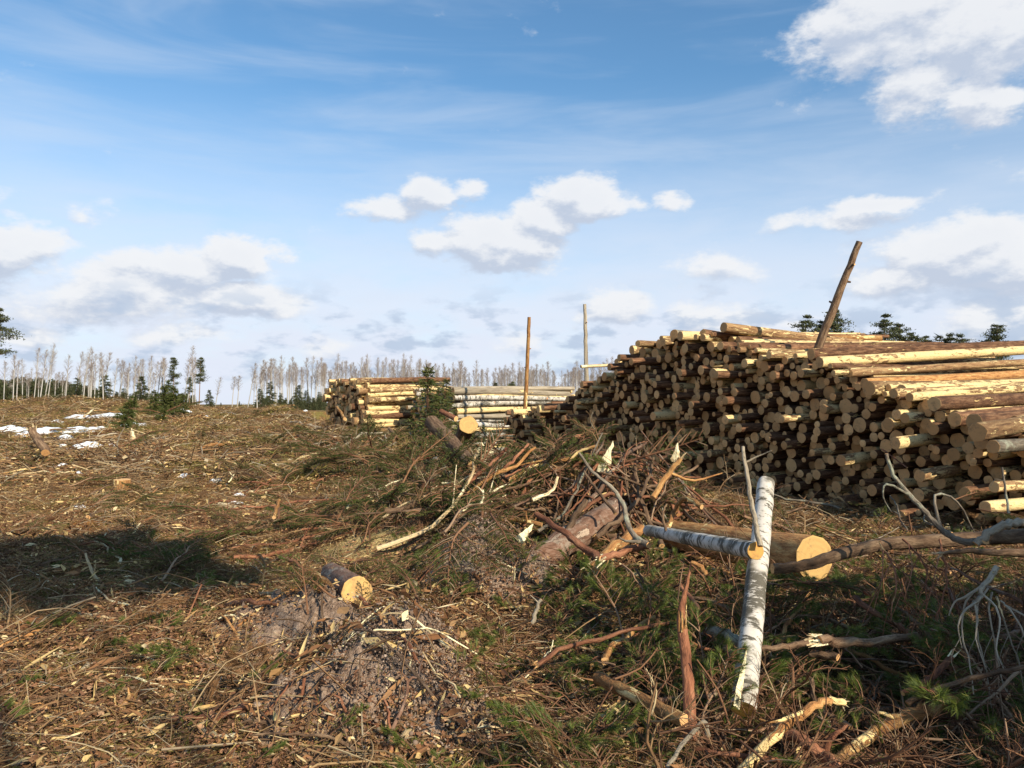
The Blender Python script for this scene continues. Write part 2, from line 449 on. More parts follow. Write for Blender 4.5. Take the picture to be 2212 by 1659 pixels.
def ground_mat():
    m, t = new_mat('forest_floor')
    co = t.n('ShaderNodeNewGeometry').outputs['Position']
    at_ = lambda s: t.n('ShaderNodeAttribute', attribute_name=s).outputs['Fac']
    n1 = t.noise(co, 1.3, 5.0, 0.6)
    n2 = t.noise(co, 9.0, 5.0, 0.65)
    n3 = t.noise(co, 45.0, 4.0, 0.7)
    base = t.ramp(t.m('ADD', t.m('MULTIPLY', n2, 0.6), t.m('MULTIPLY', n3, 0.4)),
                  [(0.36, (0.060, 0.032, 0.014)), (0.48, (0.170, 0.090, 0.036)), (0.58, (0.32, 0.185, 0.07)), (0.70, (0.48, 0.32, 0.13))])
    olive = t.ramp(n3, [(0.35, (0.075, 0.065, 0.020)), (0.55, (0.19, 0.17, 0.05)), (0.72, (0.32, 0.27, 0.10))])
    c = t.mix(t.m('MULTIPLY', t.mr(n1, 0.44, 0.58), 0.75), base, olive)
    sand = t.ramp(t.m('ADD', t.m('MULTIPLY', n2, 0.5), t.m('MULTIPLY', n3, 0.5)), [(0.36, (0.12, 0.072, 0.047)), (0.50, (0.33, 0.225, 0.16)), (0.66, (0.54, 0.41, 0.30))])
    c = t.mix(t.mr(t.m('ADD', at_('soil'), t.m('MULTIPLY', t.m('SUBTRACT', n2, 0.5), 1.1)), 0.30, 0.62), c, sand)
    yel = t.ramp(n3, [(0.38, (0.22, 0.14, 0.05)), (0.5, (0.50, 0.36, 0.15)), (0.66, (0.74, 0.58, 0.28))])
    c = t.mix(t.mr(t.m('ADD', at_('yellow'), t.m('MULTIPLY', t.m('SUBTRACT', n2, 0.5), 0.9)), 0.42, 0.66), c, yel)
    org = t.mix(n3, (0.24, 0.10, 0.03), (0.42, 0.20, 0.06))
    c = t.mix(t.mr(t.m('ADD', at_('orange'), t.m('MULTIPLY', t.m('SUBTRACT', n2, 0.5), 1.0)), 0.45, 0.8), c, org)
    c = t.mix(t.mr(at_('painted_shade'), 0.15, 0.8, 0.0, 0.85), c, (0.035, 0.022, 0.014))  # near-black tint standing in for deep shade below the brush
    finish(t, c, 0.95, t.m('ADD', n2, t.m('MULTIPLY', n3, 0.6)), 1.0, 0.05, 0.1)
    return m


M['ground'] = ground_mat()


# ------------------------------------------------------------------ mesh helpers
class MB:
    def __init__(s):
        s.v, s.f, s.fm, s.pc, s.lc, s.n = [], [], [], [], [], 0
        s.tv = []

    def add(s, v, f, mi=0, pc=None, lc=None):
        v = np.asarray(v, float)
        k = len(v)
        s.v.append(v)
        s.f.extend([tuple(i + s.n for i in q) for q in f])
        s.fm.extend([mi] * len(f))
        s.pc.append(np.full(k, R.random() if pc is None else pc))
        s.lc.append(v if lc is None else np.asarray(lc, float))
        s.n += k

    def tris(s, v, mi=0, pc=None):
        """v: (n,3,3) loose triangles; pc: (n,)"""
        k = len(v)
        if not k:
            return
        s.v.append(v.reshape(-1, 3))
        idx = (np.arange(k * 3) + s.n).reshape(-1, 3)
        s.f.extend(map(tuple, idx.tolist()))
        s.fm.extend([mi] * k)
        s.pc.append(np.repeat(rng.random(k) if pc is None else pc, 3))
        s.lc.append(v.reshape(-1, 3))
        s.n += k * 3

    def mesh(s, name, mats, smooth_=True):
        me = bpy.data.meshes.new(name)
        v = np.concatenate(s.v)
        me.from_pydata(v.tolist(), [], s.f)
        for m_ in mats:
            me.materials.append(M[m_])
        me.polygons.foreach_set('material_index', np.array(s.fm, dtype=np.int32))
        me.polygons.foreach_set('use_smooth', np.full(len(s.f), smooth_))
        a = me.attributes.new('pc', 'FLOAT', 'POINT')
        a.data.foreach_set('value', np.concatenate(s.pc).astype(np.float32))
        b = me.attributes.new('lc', 'FLOAT_VECTOR', 'POINT')
        b.data.foreach_set('vector', np.concatenate(s.lc).astype(np.float32).ravel())
        me.update()
        return me


def link(name, me, parent=None):
    o = bpy.data.objects.new(name, me)
    C.objects.link(o)
    if parent is not None:
        o.parent = parent
    return o


def tag(o, label=None, cat=None, group=None, kind=None):
    if label:
        o['label'] = label
    if cat:
        o['category'] = cat
    if group:
        o['group'] = group
    if kind:
        o['kind'] = kind
    return o


def resample(pts, rad, n):
    pts = [Vector(p) for p in pts]
    if len(pts) == 2:
        out = [(pts[0].lerp(pts[1], i / n), rad[0] + (rad[1] - rad[0]) * i / n) for i in range(n + 1)]
        return [o[0] for o in out], [o[1] for o in out]
    q = [pts[0] * 2 - pts[1]] + pts + [pts[-1] * 2 - pts[-2]]
    seg = len(pts) - 1
    op, orr = [], []
    for i in range(n + 1):
        u = i / n * seg
        k = min(int(u), seg - 1)
        t = u - k
        a, b, c, d = q[k:k + 4]
        p = 0.5 * ((2 * b) + (c - a) * t + (2 * a - 5 * b + 4 * c - d) * t * t + (3 * b - a - 3 * c + d) * t ** 3)
        op.append(p)
        orr.append(rad[k] + (rad[k + 1] - rad[k]) * t)
    return op, orr


def tube(mb, pts, rad, sides=8, n=10, mi=0, cap=1, rough=0.08, wob=0.0, ends=(True, True), pc=None):
    if not isinstance(rad, (list, tuple)):
        rad = [rad] * len(pts)
    if len(rad) == 2 and len(pts) > 2:
        rad = [rad[0] + (rad[1] - rad[0]) * i / (len(pts) - 1) for i in range(len(pts))]
    P, Rr = resample(pts, rad, n)
    if wob:
        for i in range(1, len(P) - 1):
            P[i] = P[i] + Vector((R.uniform(-1, 1), R.uniform(-1, 1), R.uniform(-1, 1))) * wob
    T = (P[1] - P[0]).normalized()
    U = T.orthogonal().normalized()
    V_, L, s = [], [], 0.0
    pr = [1 + R.uniform(-rough, rough) for _ in range(sides)]
    off = R.uniform(0, 5)
    for i, p in enumerate(P):
        t2 = ((P[min(i + 1, len(P) - 1)] - P[max(i - 1, 0)])).normalized()
        U = (U - t2 * U.dot(t2)).normalized()
        W = t2.cross(U)
        if i:
            s += (p - P[i - 1]).length
        for k in range(sides):
            a = 2 * math.pi * k / sides
            r = Rr[i] * pr[k] * (1 + R.uniform(-rough, rough) * 0.6)
            V_.append(p + U * (math.cos(a) * r) + W * (math.sin(a) * r))
            L.append((math.cos(a) * Rr[i], math.sin(a) * Rr[i], s + off))
    F = []
    for i in range(len(P) - 1):
        for k in range(sides):
            a, b = i * sides + k, i * sides + (k + 1) % sides
            F.append((a, b, b + sides, a + sides))
    pcv = R.random() if pc is None else pc
    mb.add([tuple(v) for v in V_], F, mi, pcv, L)
    for e, idx in ((0, 0), (1, len(P) - 1)):
        if ends[e]:
            ring = V_[idx * sides:(idx + 1) * sides]
            c = P[idx]
            rl = L[idx * sides:(idx + 1) * sides]
            vs = [tuple(v) for v in ring] + [tuple(c)]
            ll = rl + [(0, 0, rl[0][2])]
            fs = [(k, (k + 1) % sides, sides) if e else ((k + 1) % sides, k, sides) for k in range(sides)]
            mb.add(vs, fs, cap, pcv, ll)
    return P, Rr


def splinters(mb, base, axis, r, n, length, mi, spread=0.35):
    """jagged torn fibres standing out of a broken end"""
    axis = axis.normalized()
    u = axis.orthogonal().normalized()
    v = axis.cross(u)
    for _ in range(n):
        a = R.uniform(0, 2 * math.pi)
        q = R.uniform(0.1, 0.95) * r
        b = base + u * math.cos(a) * q + v * math.sin(a) * q - axis * r
        d = (axis + (u * math.cos(a) + v * math.sin(a)) * R.uniform(0, spread)).normalized()
        l = length * R.uniform(0.35, 1.0)
        ww = r * R.uniform(0.25, 0.5)
        s1 = d.orthogonal().normalized()
        s2 = d.cross(s1)
        tip = b + d * (l + r)
        vs = [b + s1 * ww, b + s2 * ww * 0.5, b - s1 * ww, b - s2 * ww * 0.5, tip + s1 * ww * 0.1, tip - s1 * ww * 0.1]
        fs = [(0, 1, 4), (1, 2, 5, 4), (2, 3, 5), (3, 0, 4, 5)]
        mb.add([tuple(x) for x in vs], fs, mi)


# ------------------------------------------------------------------ ground sheet
def build_ground():
    ang = np.concatenate([np.linspace(-180, -48, 34)[:-1], np.linspace(-48, -37, 30)[:-1], np.linspace(-37, 37, 470), np.linspace(37, 48, 30)[1:], np.linspace(48, 180, 34)[1:-1]])
    rad = np.concatenate([[0.4, 0.9, 1.5, 2.1], np.geomspace(2.7, 70, 430), np.geomspace(73, 4200, 46)])
    A, Rd = np.meshgrid(np.radians(ang), rad)
    X, Y = np.sin(A) * Rd, np.cos(A) * Rd
    Z = H(X, Y)
    na, nr = len(ang), len(rad)
    v = np.stack([X, Y, Z], -1).reshape(-1, 3)
    i = np.arange(nr - 1)[:, None] * na
    j = np.arange(na)[None, :]
    j2 = (j + 1) % na
    q = np.stack([i + j, i + na + j, i + na + j2, i + j2], -1).reshape(-1, 4)
    q = q[:, ::-1] * 1
    me = bpy.data.meshes.new('ground')
    me.vertices.add(len(v) + 1)
    vv = np.concatenate([v, [[0, 0, hz(0, 0)]]])
    me.vertices.foreach_set('co', vv.astype(np.float32).ravel())
    me.loops.add(q.size)
    me.polygons.add(len(q))
    me.loops.foreach_set('vertex_index', q[:, ::-1].astype(np.int32).ravel())
    me.polygons.foreach_set('loop_start', (np.arange(len(q)) * 4).astype(np.int32))
    me.polygons.foreach_set('use_smooth', np.ones(len(q), bool))
    me.update(calc_edges=True)
    me.validate()
    if me.polygons[len(q) // 2].normal.z < 0:
        me.flip_normals()
    for nm, it in (('soil', SOIL), ('yellow', YELLOW), ('orange', ORANGE), ('painted_shade', PAINTED_SHADE)):
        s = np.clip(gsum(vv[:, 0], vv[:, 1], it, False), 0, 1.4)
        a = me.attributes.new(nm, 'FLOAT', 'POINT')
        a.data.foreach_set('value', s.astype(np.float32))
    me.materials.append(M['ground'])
    tag(link('ground', me), kind='structure')


build_ground()

# ------------------------------------------------------------------ log templates
NLT = 10


def log_template(k, bark, cutm, far='cut', sides=12, n=7, length=5.2, nb=0.05):
    r0 = 0.1
    prof = [1 + R.uniform(-0.06, 0.06) for _ in range(sides)]
    bx, by = R.uniform(-nb, nb), R.uniform(-nb, nb)
    V_, F, L = [], [], []
    for i in range(n + 1):
        z = length * i / n
        cx, cy = bx * math.sin(math.pi * i / n), by * math.sin(math.pi * i / n)
        rr = r0 * (1.0 - 0.16 * i / n)
        for j in range(sides):
            a = 2 * math.pi * j / sides
            q = rr * prof[j] * (1 + R.uniform(-0.035, 0.035))
            V_.append((cx + math.cos(a) * q, cy + math.sin(a) * q, z))
            L.append((math.cos(a) * q, math.sin(a) * q, z))
    for i in range(n):
        for j in range(sides):
            a, b = i * sides + j, i * sides + (j + 1) % sides
            F.append((a, b, b + sides, a + sides))
    V_ = np.array(V_)
    L = np.array(L)
    bar = MB()
    bar.add(V_, F, 0, 0.0, L)
    e = n * sides
    bar.add(np.vstack([V_[e:e + sides], [[0, 0, length]]]), [(j, (j + 1) % sides, sides) for j in range(sides)], 1, 0.0)
    for _ in range(4):      # snags where limbs were cut
        a, z = R.uniform(0, 6.28), R.uniform(0.3, length - 0.4)
        d = Vector((math.cos(a), math.sin(a), 0.25))
        b0 = Vector((math.cos(a) * 0.085, math.sin(a) * 0.085, z))
        tube(bar, [b0, b0 + d * R.uniform(0.025, 0.05)], [0.016, 0.011], 5, 1, 0, 1, pc=0.0)
    fc = MB()
    ring = V_[:sides].copy()
    inner = ring * 0.93
    ring[:, 2] = 0.0
    inner[:, 2] = -0.003
    fv = np.vstack([ring, inner, [[0, 0, -0.004]]])
    ff = [((j + 1) % sides, j, sides + j, sides + (j + 1) % sides) for j in range(sides)] + [(sides + (j + 1) % sides, sides + j, 2 * sides) for j in range(sides)]
    fc.add(fv, ff, 0, 0.0)
    return bar, fc, bark, cutm


def bake(tpl):
    bar, fc, bark, cutm = tpl
    return bar.mesh('log_barrel', [bark, cutm]), fc.mesh('log_cut_face', [cutm], False)


PINE_T = [log_template(k, 'pine' if k % 10 < 7 else 'pine_peeled', 'cut') for k in range(NLT)]
PINE_M = [bake(t) for t in PINE_T]
PEEL_T = [log_template(k, 'pine_peeled', 'cut') for k in range(4)]
PEEL_M = [bake(t) for t in PEEL_T]
BIRCH_T = [log_template(k, ('birch', 'pine_peeled', 'silver', 'birch', 'pine_peeled', 'silver')[k], 'cut', nb=0.12) for k in range(6)]
BIRCH_M = [bake(t) for t in BIRCH_T]


MIX_T, MIX_M = PINE_T[:2] + PEEL_T, PINE_M[:2] + PEEL_M


def log_matrix(origin, axis, r, roll, lsc=1.0):
    q = Vector(axis).to_track_quat('Z', 'Y') @ Quaternion((0, 0, 1), roll)
    return Matrix.Translation(origin) @ q.to_matrix().to_4x4() @ Matrix.Diagonal((r / 0.1, r / 0.1, lsc, 1.0))


def put_log(meshes, k, mtx, label, group, cat='log', name='pine_log'):
    bm_, fm_ = meshes[k % len(meshes)]
    o = link(name, None)
    o.matrix_world = mtx
    tag(o, label, cat, group)
    link('bark', bm_, o)
    f = link('cut_face', fm_, o)
    return o


def merge_logs(name, items, tpls, mats, label, cat):
    """the logs too small to pick out one by one, joined"""
    mb = MB()
    for k, mtx in items:
        bar, fc, bark, cutm = tpls[k % len(tpls)]
        pc = R.random()
        A = np.array(mtx)
        for src, off in ((bar, 0), (fc, 9)):
            v = np.concatenate(src.v)
            l = np.concatenate(src.lc)
            vv = v @ A[:3, :3].T + A[:3, 3]
            mi_bark = 0 if bark == mats[0] else 1
            base = mb.n
            mb.v.append(vv)
            mb.lc.append(l)
            mb.pc.append(np.full(len(v), pc))
            mb.f.extend([tuple(i + base for i in q) for q in src.f])
            mb.fm.extend([(2 if (off or m_) else mi_bark) for m_ in src.fm])
            mb.n += len(v)
    o = link(name, mb.mesh(name, mats))
    tag(o, label, cat, None, 'stuff')
    return o


def pack(u0, u1, top, rmean, rsd, rmin, rmax, seed, floor=None, limit=4000):
    """drop round logs one after another into the lowest free place below the profile"""
    rg = random.Random(seed)
    cu, cv, cr = np.zeros(0), np.zeros(0), np.zeros(0)
    us = np.arange(u0, u1, 0.035)
    fl = np.zeros_like(us) if floor is None else np.array([floor(u) for u in us])
    tops = np.array([top(u) for u in us])
    fails = 0
    while fails < 25 and len(cu) < limit:
        r = min(rmax, max(rmin, rg.gauss(rmean, rsd)))
        v = fl + r
        if len(cu):
            du = np.abs(us[:, None] - cu[None, :])
            s = r + cr[None, :]
            hgt = np.where(du < s, cv[None, :] + np.sqrt(np.maximum(s * s - du * du, 0)), -9)
            v = np.maximum(v, hgt.max(1))
        room = v + r * 0.6 < tops
        if not room.any():
            fails += 1
            continue
        vv = np.where(room, v + np.array([rg.uniform(0, 0.10) for _ in us]), 99)
        k = int(np.argmin(vv))
        cu, cv, cr = np.append(cu, us[k]), np.append(cv, v[k]), np.append(cr, r)
    return cu, cv, cr


# ------------------------------------------------------------------ the big pile
def face_t(px):
    m = (px - CX) / FPX
    return (PA[0] - PA[1] * m) / (-PF[0] + PF[1] * m)


PROFILE = sorted([(face_t(p), z) for p, z in [
    (2500, 1.0), (2330, 1.35), (2212, 1.55), (2100, 1.62), (2040, 1.70), (2010, 1.86), (1966, 2.02), (1912, 2.10), (1858, 2.26), (1831, 2.36), (1760, 2.54),
    (1690, 2.68), (1640, 2.78), (1600, 2.98), (1555, 3.16), (1500, 3.20), (1450, 3.20), (1400, 3.12), (1362, 3.08), (1348, 2.80), (1330, 2.62),
    (1305, 2.45), (1290, 2.30), (1250, 2.02), (1215, 1.80), (1180, 1.72), (1130, 1.58), (1100, 1.40)]])
pt, pz = [a for a, b in PROFILE], [b for a, b in PROFILE]
u, v, r = pack(pt[0], pt[-1], lambda q: float(np.interp(q, pt, pz)), 0.075, 0.020, 0.046, 0.13, 5)
base_axis = Vector((PL[0], PL[1], 0))
logs = []
for k in range(len(u)):
    t_, z_, r_ = float(u[k]), float(v[k]), float(r[k])
    top_gap = float(np.interp(t_, pt, pz)) - z_
    st = R.gauss(-0.02, 0.14)
    if R.random() < 0.16:
        st -= R.uniform(0.1, 0.55)
    if R.random() < 0.13:
        st += R.uniform(0.1, 0.4)
    st = max(-0.75, min(0.8, st))
    ax = Vector((PL[0], PL[1], 0.030 + R.gauss(0, 0.012)))
    ax.rotate(Quaternion((0, 0, 1), R.gauss(0, 0.028)))
    ax.normalize()
    o = Vector((PA[0] + PF[0] * t_, PA[1] + PF[1] * t_, z_ + 0.02)) + base_axis * (st + 0.1 * math.sin(t_ * 1.3))
    d = o.y
    px = CX + o.x / o.y * FPX
    score = r_ / d * (1.9 if top_gap < 0.30 else 1.0) * (1.25 - st * 0.5)
    if px > 2320 or z_ < 0.12 or (px < 1500 and z_ < 0.95) or (px < 1300 and z_ < 1.25):
        score *= 0.2
    logs.append((score, k, o, ax, r_, top_gap, px))
logs.sort(key=lambda a: -a[0])
PG = 'sawn pine logs of the big pile'
zones = [(1180, 'left tail of the pile'), (1290, 'low left steps of the pile'), (1365, 'left shoulder of the pile'), (1450, 'under the bright capping log'), (1530, 'under the summit'),
         (1620, 'under the topmost sloping log'), (1700, 'left of the leaning pole'), (1780, 'under the leaning pole'), (1860, 'right of the leaning pole'), (1950, 'under the smooth orange log'),
         (2040, 'near the dark-ended log'), (2120, 'right flank of the pile'), (9999, 'at the right edge')]
merged = []
rows = [(0.2, 'topmost layer'), (0.4, 'second layer'), (0.62, 'third layer'), (0.85, 'fourth layer'), (1.1, 'upper middle'), (1.4, 'middle rows'), (1.8, 'lower middle'), (9, 'bottom rows')]
for rank, (sc, k, o, ax, r_, tg, px) in enumerate(logs):
    mtx = log_matrix(o, ax, r_, R.uniform(0, 6.28), R.uniform(0.92, 1.06))
    peel = (tg < 0.6 and R.random() < 0.45) or R.random() < 0.16
    if rank < 236:
        zone = next(nm for lim, nm in zones if px < lim)
        row = next(nm for lim, nm in rows if tg < lim)
        size = 'very thick' if r_ > 0.118 else 'thick' if r_ > 0.10 else 'thin' if r_ < 0.068 else 'middling' if r_ < 0.083 else 'medium'
        out = 'jutting' if (o - Vector((PA[0], PA[1], 0))).dot(base_axis) < -0.28 else 'recessed' if (o - Vector((PA[0], PA[1], 0))).dot(base_axis) > 0.2 else 'flush'
        sk = 'peeled' if peel else 'barked'
        put_log(PEEL_M if peel else PINE_M, k, mtx, f'{size} {sk} {out} pine log, {row}, {zone}', PG)
    else:
        merged.append((k, mtx))
merge_logs('stacked_logs', merged, PINE_T, ['pine', 'pine_peeled', 'cut'], 'remaining smaller pine log ends filling the big pile', 'logs')

# odd logs lying on top of the big pile, each its own length
def span_log(a, b, r, mat, label, group=None, cat='log', name='pine_log', cut='cut', sides=14, n=14, rough=0.05, wob=0.0, r2=None, far_cut=True):
    mb = MB()
    tube(mb, [a, b], [r, r2 or r * 0.86], sides, n, 0, 1, rough, wob, ends=(False, True))
    ring = mb.v[0][:sides]
    lring = mb.lc[0][:sides]
    me = mb.mesh(name, [mat, cut])
    o = link(name, None)
    tag(o, label, cat, group)
    link('bark', me, o)
    fb = MB()
    c = Vector(a)
    axd = (Vector(a) - Vector(b)).normalized()
    vs = [tuple(p) for p in ring] + [tuple(Vector(p).lerp(c, 0.06) + axd * 0.003) for p in ring] + [tuple(c + axd * 0.004)]
    ls = [tuple(p) for p in lring] + [tuple(np.array(p) * (0.94, 0.94, 1)) for p in lring] + [(0, 0, lring[0][2])]
    fs = [((j + 1) % sides, j, sides + j, sides + (j + 1) % sides) for j in range(sides)] + [(sides + (j + 1) % sides, sides + j, 2 * sides) for j in range(sides)]
    fb.add(vs, fs, 0, 0.3, ls)
    link('cut_face', fb.mesh('cut_face', [cut], False), o)
    return o


TG = 'logs laid loose on top of the big pile'
span_log(at(1563, 707, 15.4), at(1905, 752, 17.6), 0.100, 'pine_peeled', 'topmost half-peeled log sloping down to the right on the big pile', TG, r2=0.12)
span_log(at(1518, 722, 15.6), at(1840, 772, 17.4), 0.104, 'pine', 'reddish log lying directly under the topmost sloping log', TG)
span_log(at(1456, 722, 16.2), at(1600, 735, 17.8), 0.100, 'grey', 'greyish thick log jutting left at the pile summit', TG)
span_log(at(1378, 742, 17.2), at(1520, 748, 19), 0.072, 'pine_peeled', 'bright yellow log capping the upper left shoulder of the pile', TG)
span_log(at(1902, 731, 17.5), at(1690, 729, 16.8), 0.068, 'orange', 'short orange log end-on behind the leaning dark pole', TG)
span_log(at(1640, 752, 14.9), at(1990, 752, 16.6), 0.080, 'pine', 'mottled log left of the leaning pole foot', TG)
span_log(at(1752, 765, 13.7), at(2330, 740, 16.0), 0.100, 'pine', 'long reddish log running from the pole foot to the right edge', TG)
span_log(at(1770, 783, 13.2), at(2360, 748, 15.6), 0.096, 'pine_peeled', 'long torn yellow log with white scars below the pile crest', TG)
span_log(at(1836, 806, 12.7), at(2380, 772, 15.2), 0.068, 'pine_peeled', 'slender pale log rising right over the stack ends', TG)
span_log(at(1868, 829, 12.3), at(2360, 800, 15.0), 0.088, 'orange', 'smooth orange log with dark end right of the pile middle', TG)
span_log(at(1930, 850, 11.8), at(2380, 826, 14.5), 0.076, 'pine_peeled', 'pale branchy log under the smooth orange log', TG)
span_log(at(2018, 872, 11.2), at(2420, 850, 13.8), 0.104, 'pine', 'thick dark-ended log in the right flank of the pile', TG)
span_log(at(2062, 906, 10.9), at(2430, 868, 13.2), 0.104, 'pine', 'round thick log end beside dark-ended log, right flank', TG)
span_log(at(2104, 912, 10.4), at(2460, 876, 12.8), 0.112, 'pine', 'stout log with clean tan end at the right flank', TG)
span_log(at(2112, 934, 10.0), at(2235, 912, 10.8), 0.120, 'pine_peeled', 'short stout yellow log jutting from the right flank', TG)
span_log(at(2145, 965, 9.9), at(2450, 945, 11.8), 0.088, 'grey', 'greenish-grey log at the right edge, half height', TG)
span_log(at(2148, 1052, 9.7), at(2470, 1030, 11.6), 0.068, 'pine_peeled', 'split bright log low at the right edge', TG)
span_log(at(2128, 1096, 9.4), at(2480, 1062, 11.4), 0.076, 'pine_peeled', 'lowest bright log by the brush at right edge', TG)
span_log(at(1255, 792, 19.0), at(1372, 786, 19.8), 0.040, 'pale', 'long thin pale pole sticking left out of the pile shoulder', TG)


# ------------------------------------------------------------------ poles
def pole(a, b, r0, r1, mat, label, group, name='wooden_pole', wob=0.012):
    mb = MB()
    P, _ = tube(mb, [a, b], [r0, r1], 10, 16, 0, 1, 0.08, wob)
    o = link(name, mb.mesh(name, [mat, 'cut']))
    tag(o, label, 'pole', group)
    ax = (Vector(b) - Vector(a))
    for q in (0.3, 0.52, 0.7, 0.84):
        p = P[int(q * 16)]
        d = ax.orthogonal().normalized()
        d.rotate(Quaternion(ax.normalized(), R.uniform(0, 6.28)))
        kb = MB()
        tube(kb, [p, p + d * (r0 + 0.035) + ax.normalized() * 0.02], [r0 * 0.35, r0 * 0.2], 5, 1, 0, 1)
        link('branch_stub', kb.mesh('branch_stub', [mat, 'cut']), o)
    return o


pole(at(1752, 790, 14.6), at(1857, 522, 14.2), 0.085, 0.055, 'brown', 'dark rough-barked pole leaning right above the big pile', 'poles holding the log stacks', wob=0.008)
pole(at(1133, 905, 23.5), at(1143, 685, 23.5), 0.062, 0.048, 'orange', 'orange-brown upright pole left of the tall grey pole', 'poles holding the log stacks')
pole(at(1269, 870, 22.5), at(1263, 657, 22.5), 0.068, 0.045, 'silver', 'tall silver-grey upright pole at left end of the big pile', 'poles holding the log stacks')


# ------------------------------------------------------------------ two smaller stacks behind
def small_stack(px0, d0, phi, width, hgt, tpl, meshes, rm, lab, group, seed, name, zoff=0.0, lsc=0.62, tilt=0.02, yaw=0.05, cap=999, shape=None, zone=('left', 'middle', 'right')):
    a = math.radians(phi)
    fdir = Vector((-math.cos(a), math.sin(a), 0))
    ldir = Vector((math.sin(a), math.cos(a), 0))
    p0 = Vector(((px0 - CX) / FPX * d0, d0, 0))
    z0 = hz(p0.x, p0.y) + zoff
    hgt = hgt - z0
    u, v, r = pack(0, width, shape or (lambda q: hgt), rm, rm * 0.22, rm * 0.65, rm * 1.5, seed)
    order = sorted(range(len(u)), key=lambda k: min((hgt - v[k]) / 0.5, u[k] / 0.9))
    rest = []
    for rank, k in enumerate(order):
        st = R.gauss(0, 0.12)
        ax = Vector((ldir.x, ldir.y, tilt + R.gauss(0, 0.014)))
        ax.rotate(Quaternion((0, 0, 1), R.gauss(0, yaw)))
        o = p0 + fdir * float(u[k]) + ldir * st
        o.z = z0 + float(v[k])
        q = v[k] / hgt
        row = ['bottom row', 'second row from the ground', 'third row', 'middle row', 'upper middle row', 'third row from the top', 'second row from the top', 'top row'][min(7, int(q * 8))]
        near = ['nearest end', 'near side', 'middle', 'far side', 'farthest end'][min(4, int(u[k] / width * 5))]
        mt = log_matrix(o, ax.normalized(), float(r[k]), R.uniform(0, 6.28), lsc * R.uniform(0.95, 1.05))
        if rank >= cap:
            rest.append((k, mt))
            continue
        put_log(meshes, k, mt,
                lab % (row, near), group, 'log', name)
    if rest:
        merge_logs('stacked_logs', rest, tpl, ['pine', 'pine_peeled', 'cut'], 'log ends filling the far pine stack', 'logs')


small_stack(790, 28.5, 52, 3.3, 2.70, MIX_T, MIX_M, 0.095, 'barked pine log, %s, %s, of the left far stack', 'logs of the far pine stack', 21, 'pine_log', zoff=0.02, lsc=0.68, tilt=0.03, cap=50)
small_stack(985, 25.8, 60, 3.6, 2.30, BIRCH_T, BIRCH_M, 0.085, 'pale birch log, %s, %s, of the birch stack', 'logs of the birch stack', 22, 'birch_log', zoff=0.0, lsc=0.95, tilt=-0.004, yaw=0.03)

# ------------------------------------------------------------------ named wood of the foreground
span_log(at(1655, 1042, 5.55), at(1606, 1532, 4.15), 0.058, 'birch', 'white birch log standing upright, leaning among the branches', None, 'birch log', 'birch_log', 'cut_birch', 18, 26, 0.04, 0.002, r2=0.066)
span_log(at(1632, 1190, 4.75), at(1400, 1146, 6.6), 0.054, 'birch', 'white birch log lying level with its sawn yellow end showing', None, 'birch log', 'birch_log', 'cut_birch', 18, 22, 0.04, 0.002)
span_log(at(1760, 1206, 6.3), at(1455, 1156, 8.4), 0.18, 'orange', 'huge felled pine trunk with wide yellow sawn end behind the birch logs', None, 'felled tree', 'felled_tree', 'cut_big', 22, 20, 0.03, 0.004)
span_log(at(1118, 1235, 7.35), at(1335, 1102, 8.5), 0.125, 'redgrey', 'thick reddish fallen trunk with sandy bark in the middle heap', None, 'felled tree', 'felled_tree', 'redgrey', 18, 14, 0.06, 0.012, r2=0.15)
span_log(at(771, 1278, 6.05), at(716, 1238, 7.5), 0.115, 'redgrey', 'half-buried grey-barked log with orange half-moon sawn end', None, 'log', 'buried_log', 'cut_big', 18, 10, 0.04)
span_log(at(1012, 918, 13.4), at(985, 1000, 15.4), 0.16, 'brown', 'upright spruce butt with bright round sawn face above the slash', None, 'stump', 'tree_stump', 'cut_big', 18, 8, 0.06, r2=0.20)
span_log(at(932, 910, 13.0), at(1024, 1004, 11.6), 0.115, 'brown', 'thick rough trunk slanting down beside the upright butt', None, 'trunk', 'leaning_log', 'cut', 14, 12, 0.10, 0.012, r2=0.10)
span_log(at(985, 905, 13.9), at(952, 888, 14.2), 0.05, 'red', 'short reddish stub crossing above the slanting trunk', None, 'branch', 'branch_stub', 'cut', 10, 4)
span_log(at(940, 994, 11.6), at(982, 1036, 11.0), 0.055, 'birch', 'small mossy birch chunk stuck in the middle slash', None, 'birch chunk', 'birch_chunk', 'cut', 12, 8)
span_log(at(855, 1108, 10.2), at(920, 1086, 10.6), 0.055, 'brown', 'short sawn branch log at the left foot of the heap', None, 'log', 'branch_log')
span_log(at(264, 1036, 14.4), at(264, 1056, 14.4), 0.15, 'orange', 'small yellow-barked stump in the left clearing', None, 'stump', 'tree_stump', 'cut', 12, 4, 0.12, r2=0.17)
span_log(at(800, 1163, 8.9), at(799, 1190, 8.85), 0.042, 'pale', 'pale little stump standing in yellow sawdust', None, 'stump', 'tree_stump', 'cut', 9, 3, 0.15)
span_log(at(950, 1411, 5.2), at(912, 1408, 5.4), 0.034, 'brown', 'short dark log poking out of the grey soil mound', None, 'log', 'branch_log', 'cut', 10, 4)
span_log(at(1478, 1556, 3.95), at(1290, 1464, 4.7), 0.034, 'orange', 'peeling orange branch slanting down left of the red snag', None, 'branch', 'thick_branch', 'cut', 12, 14, 0.10, 0.005, r2=0.036)


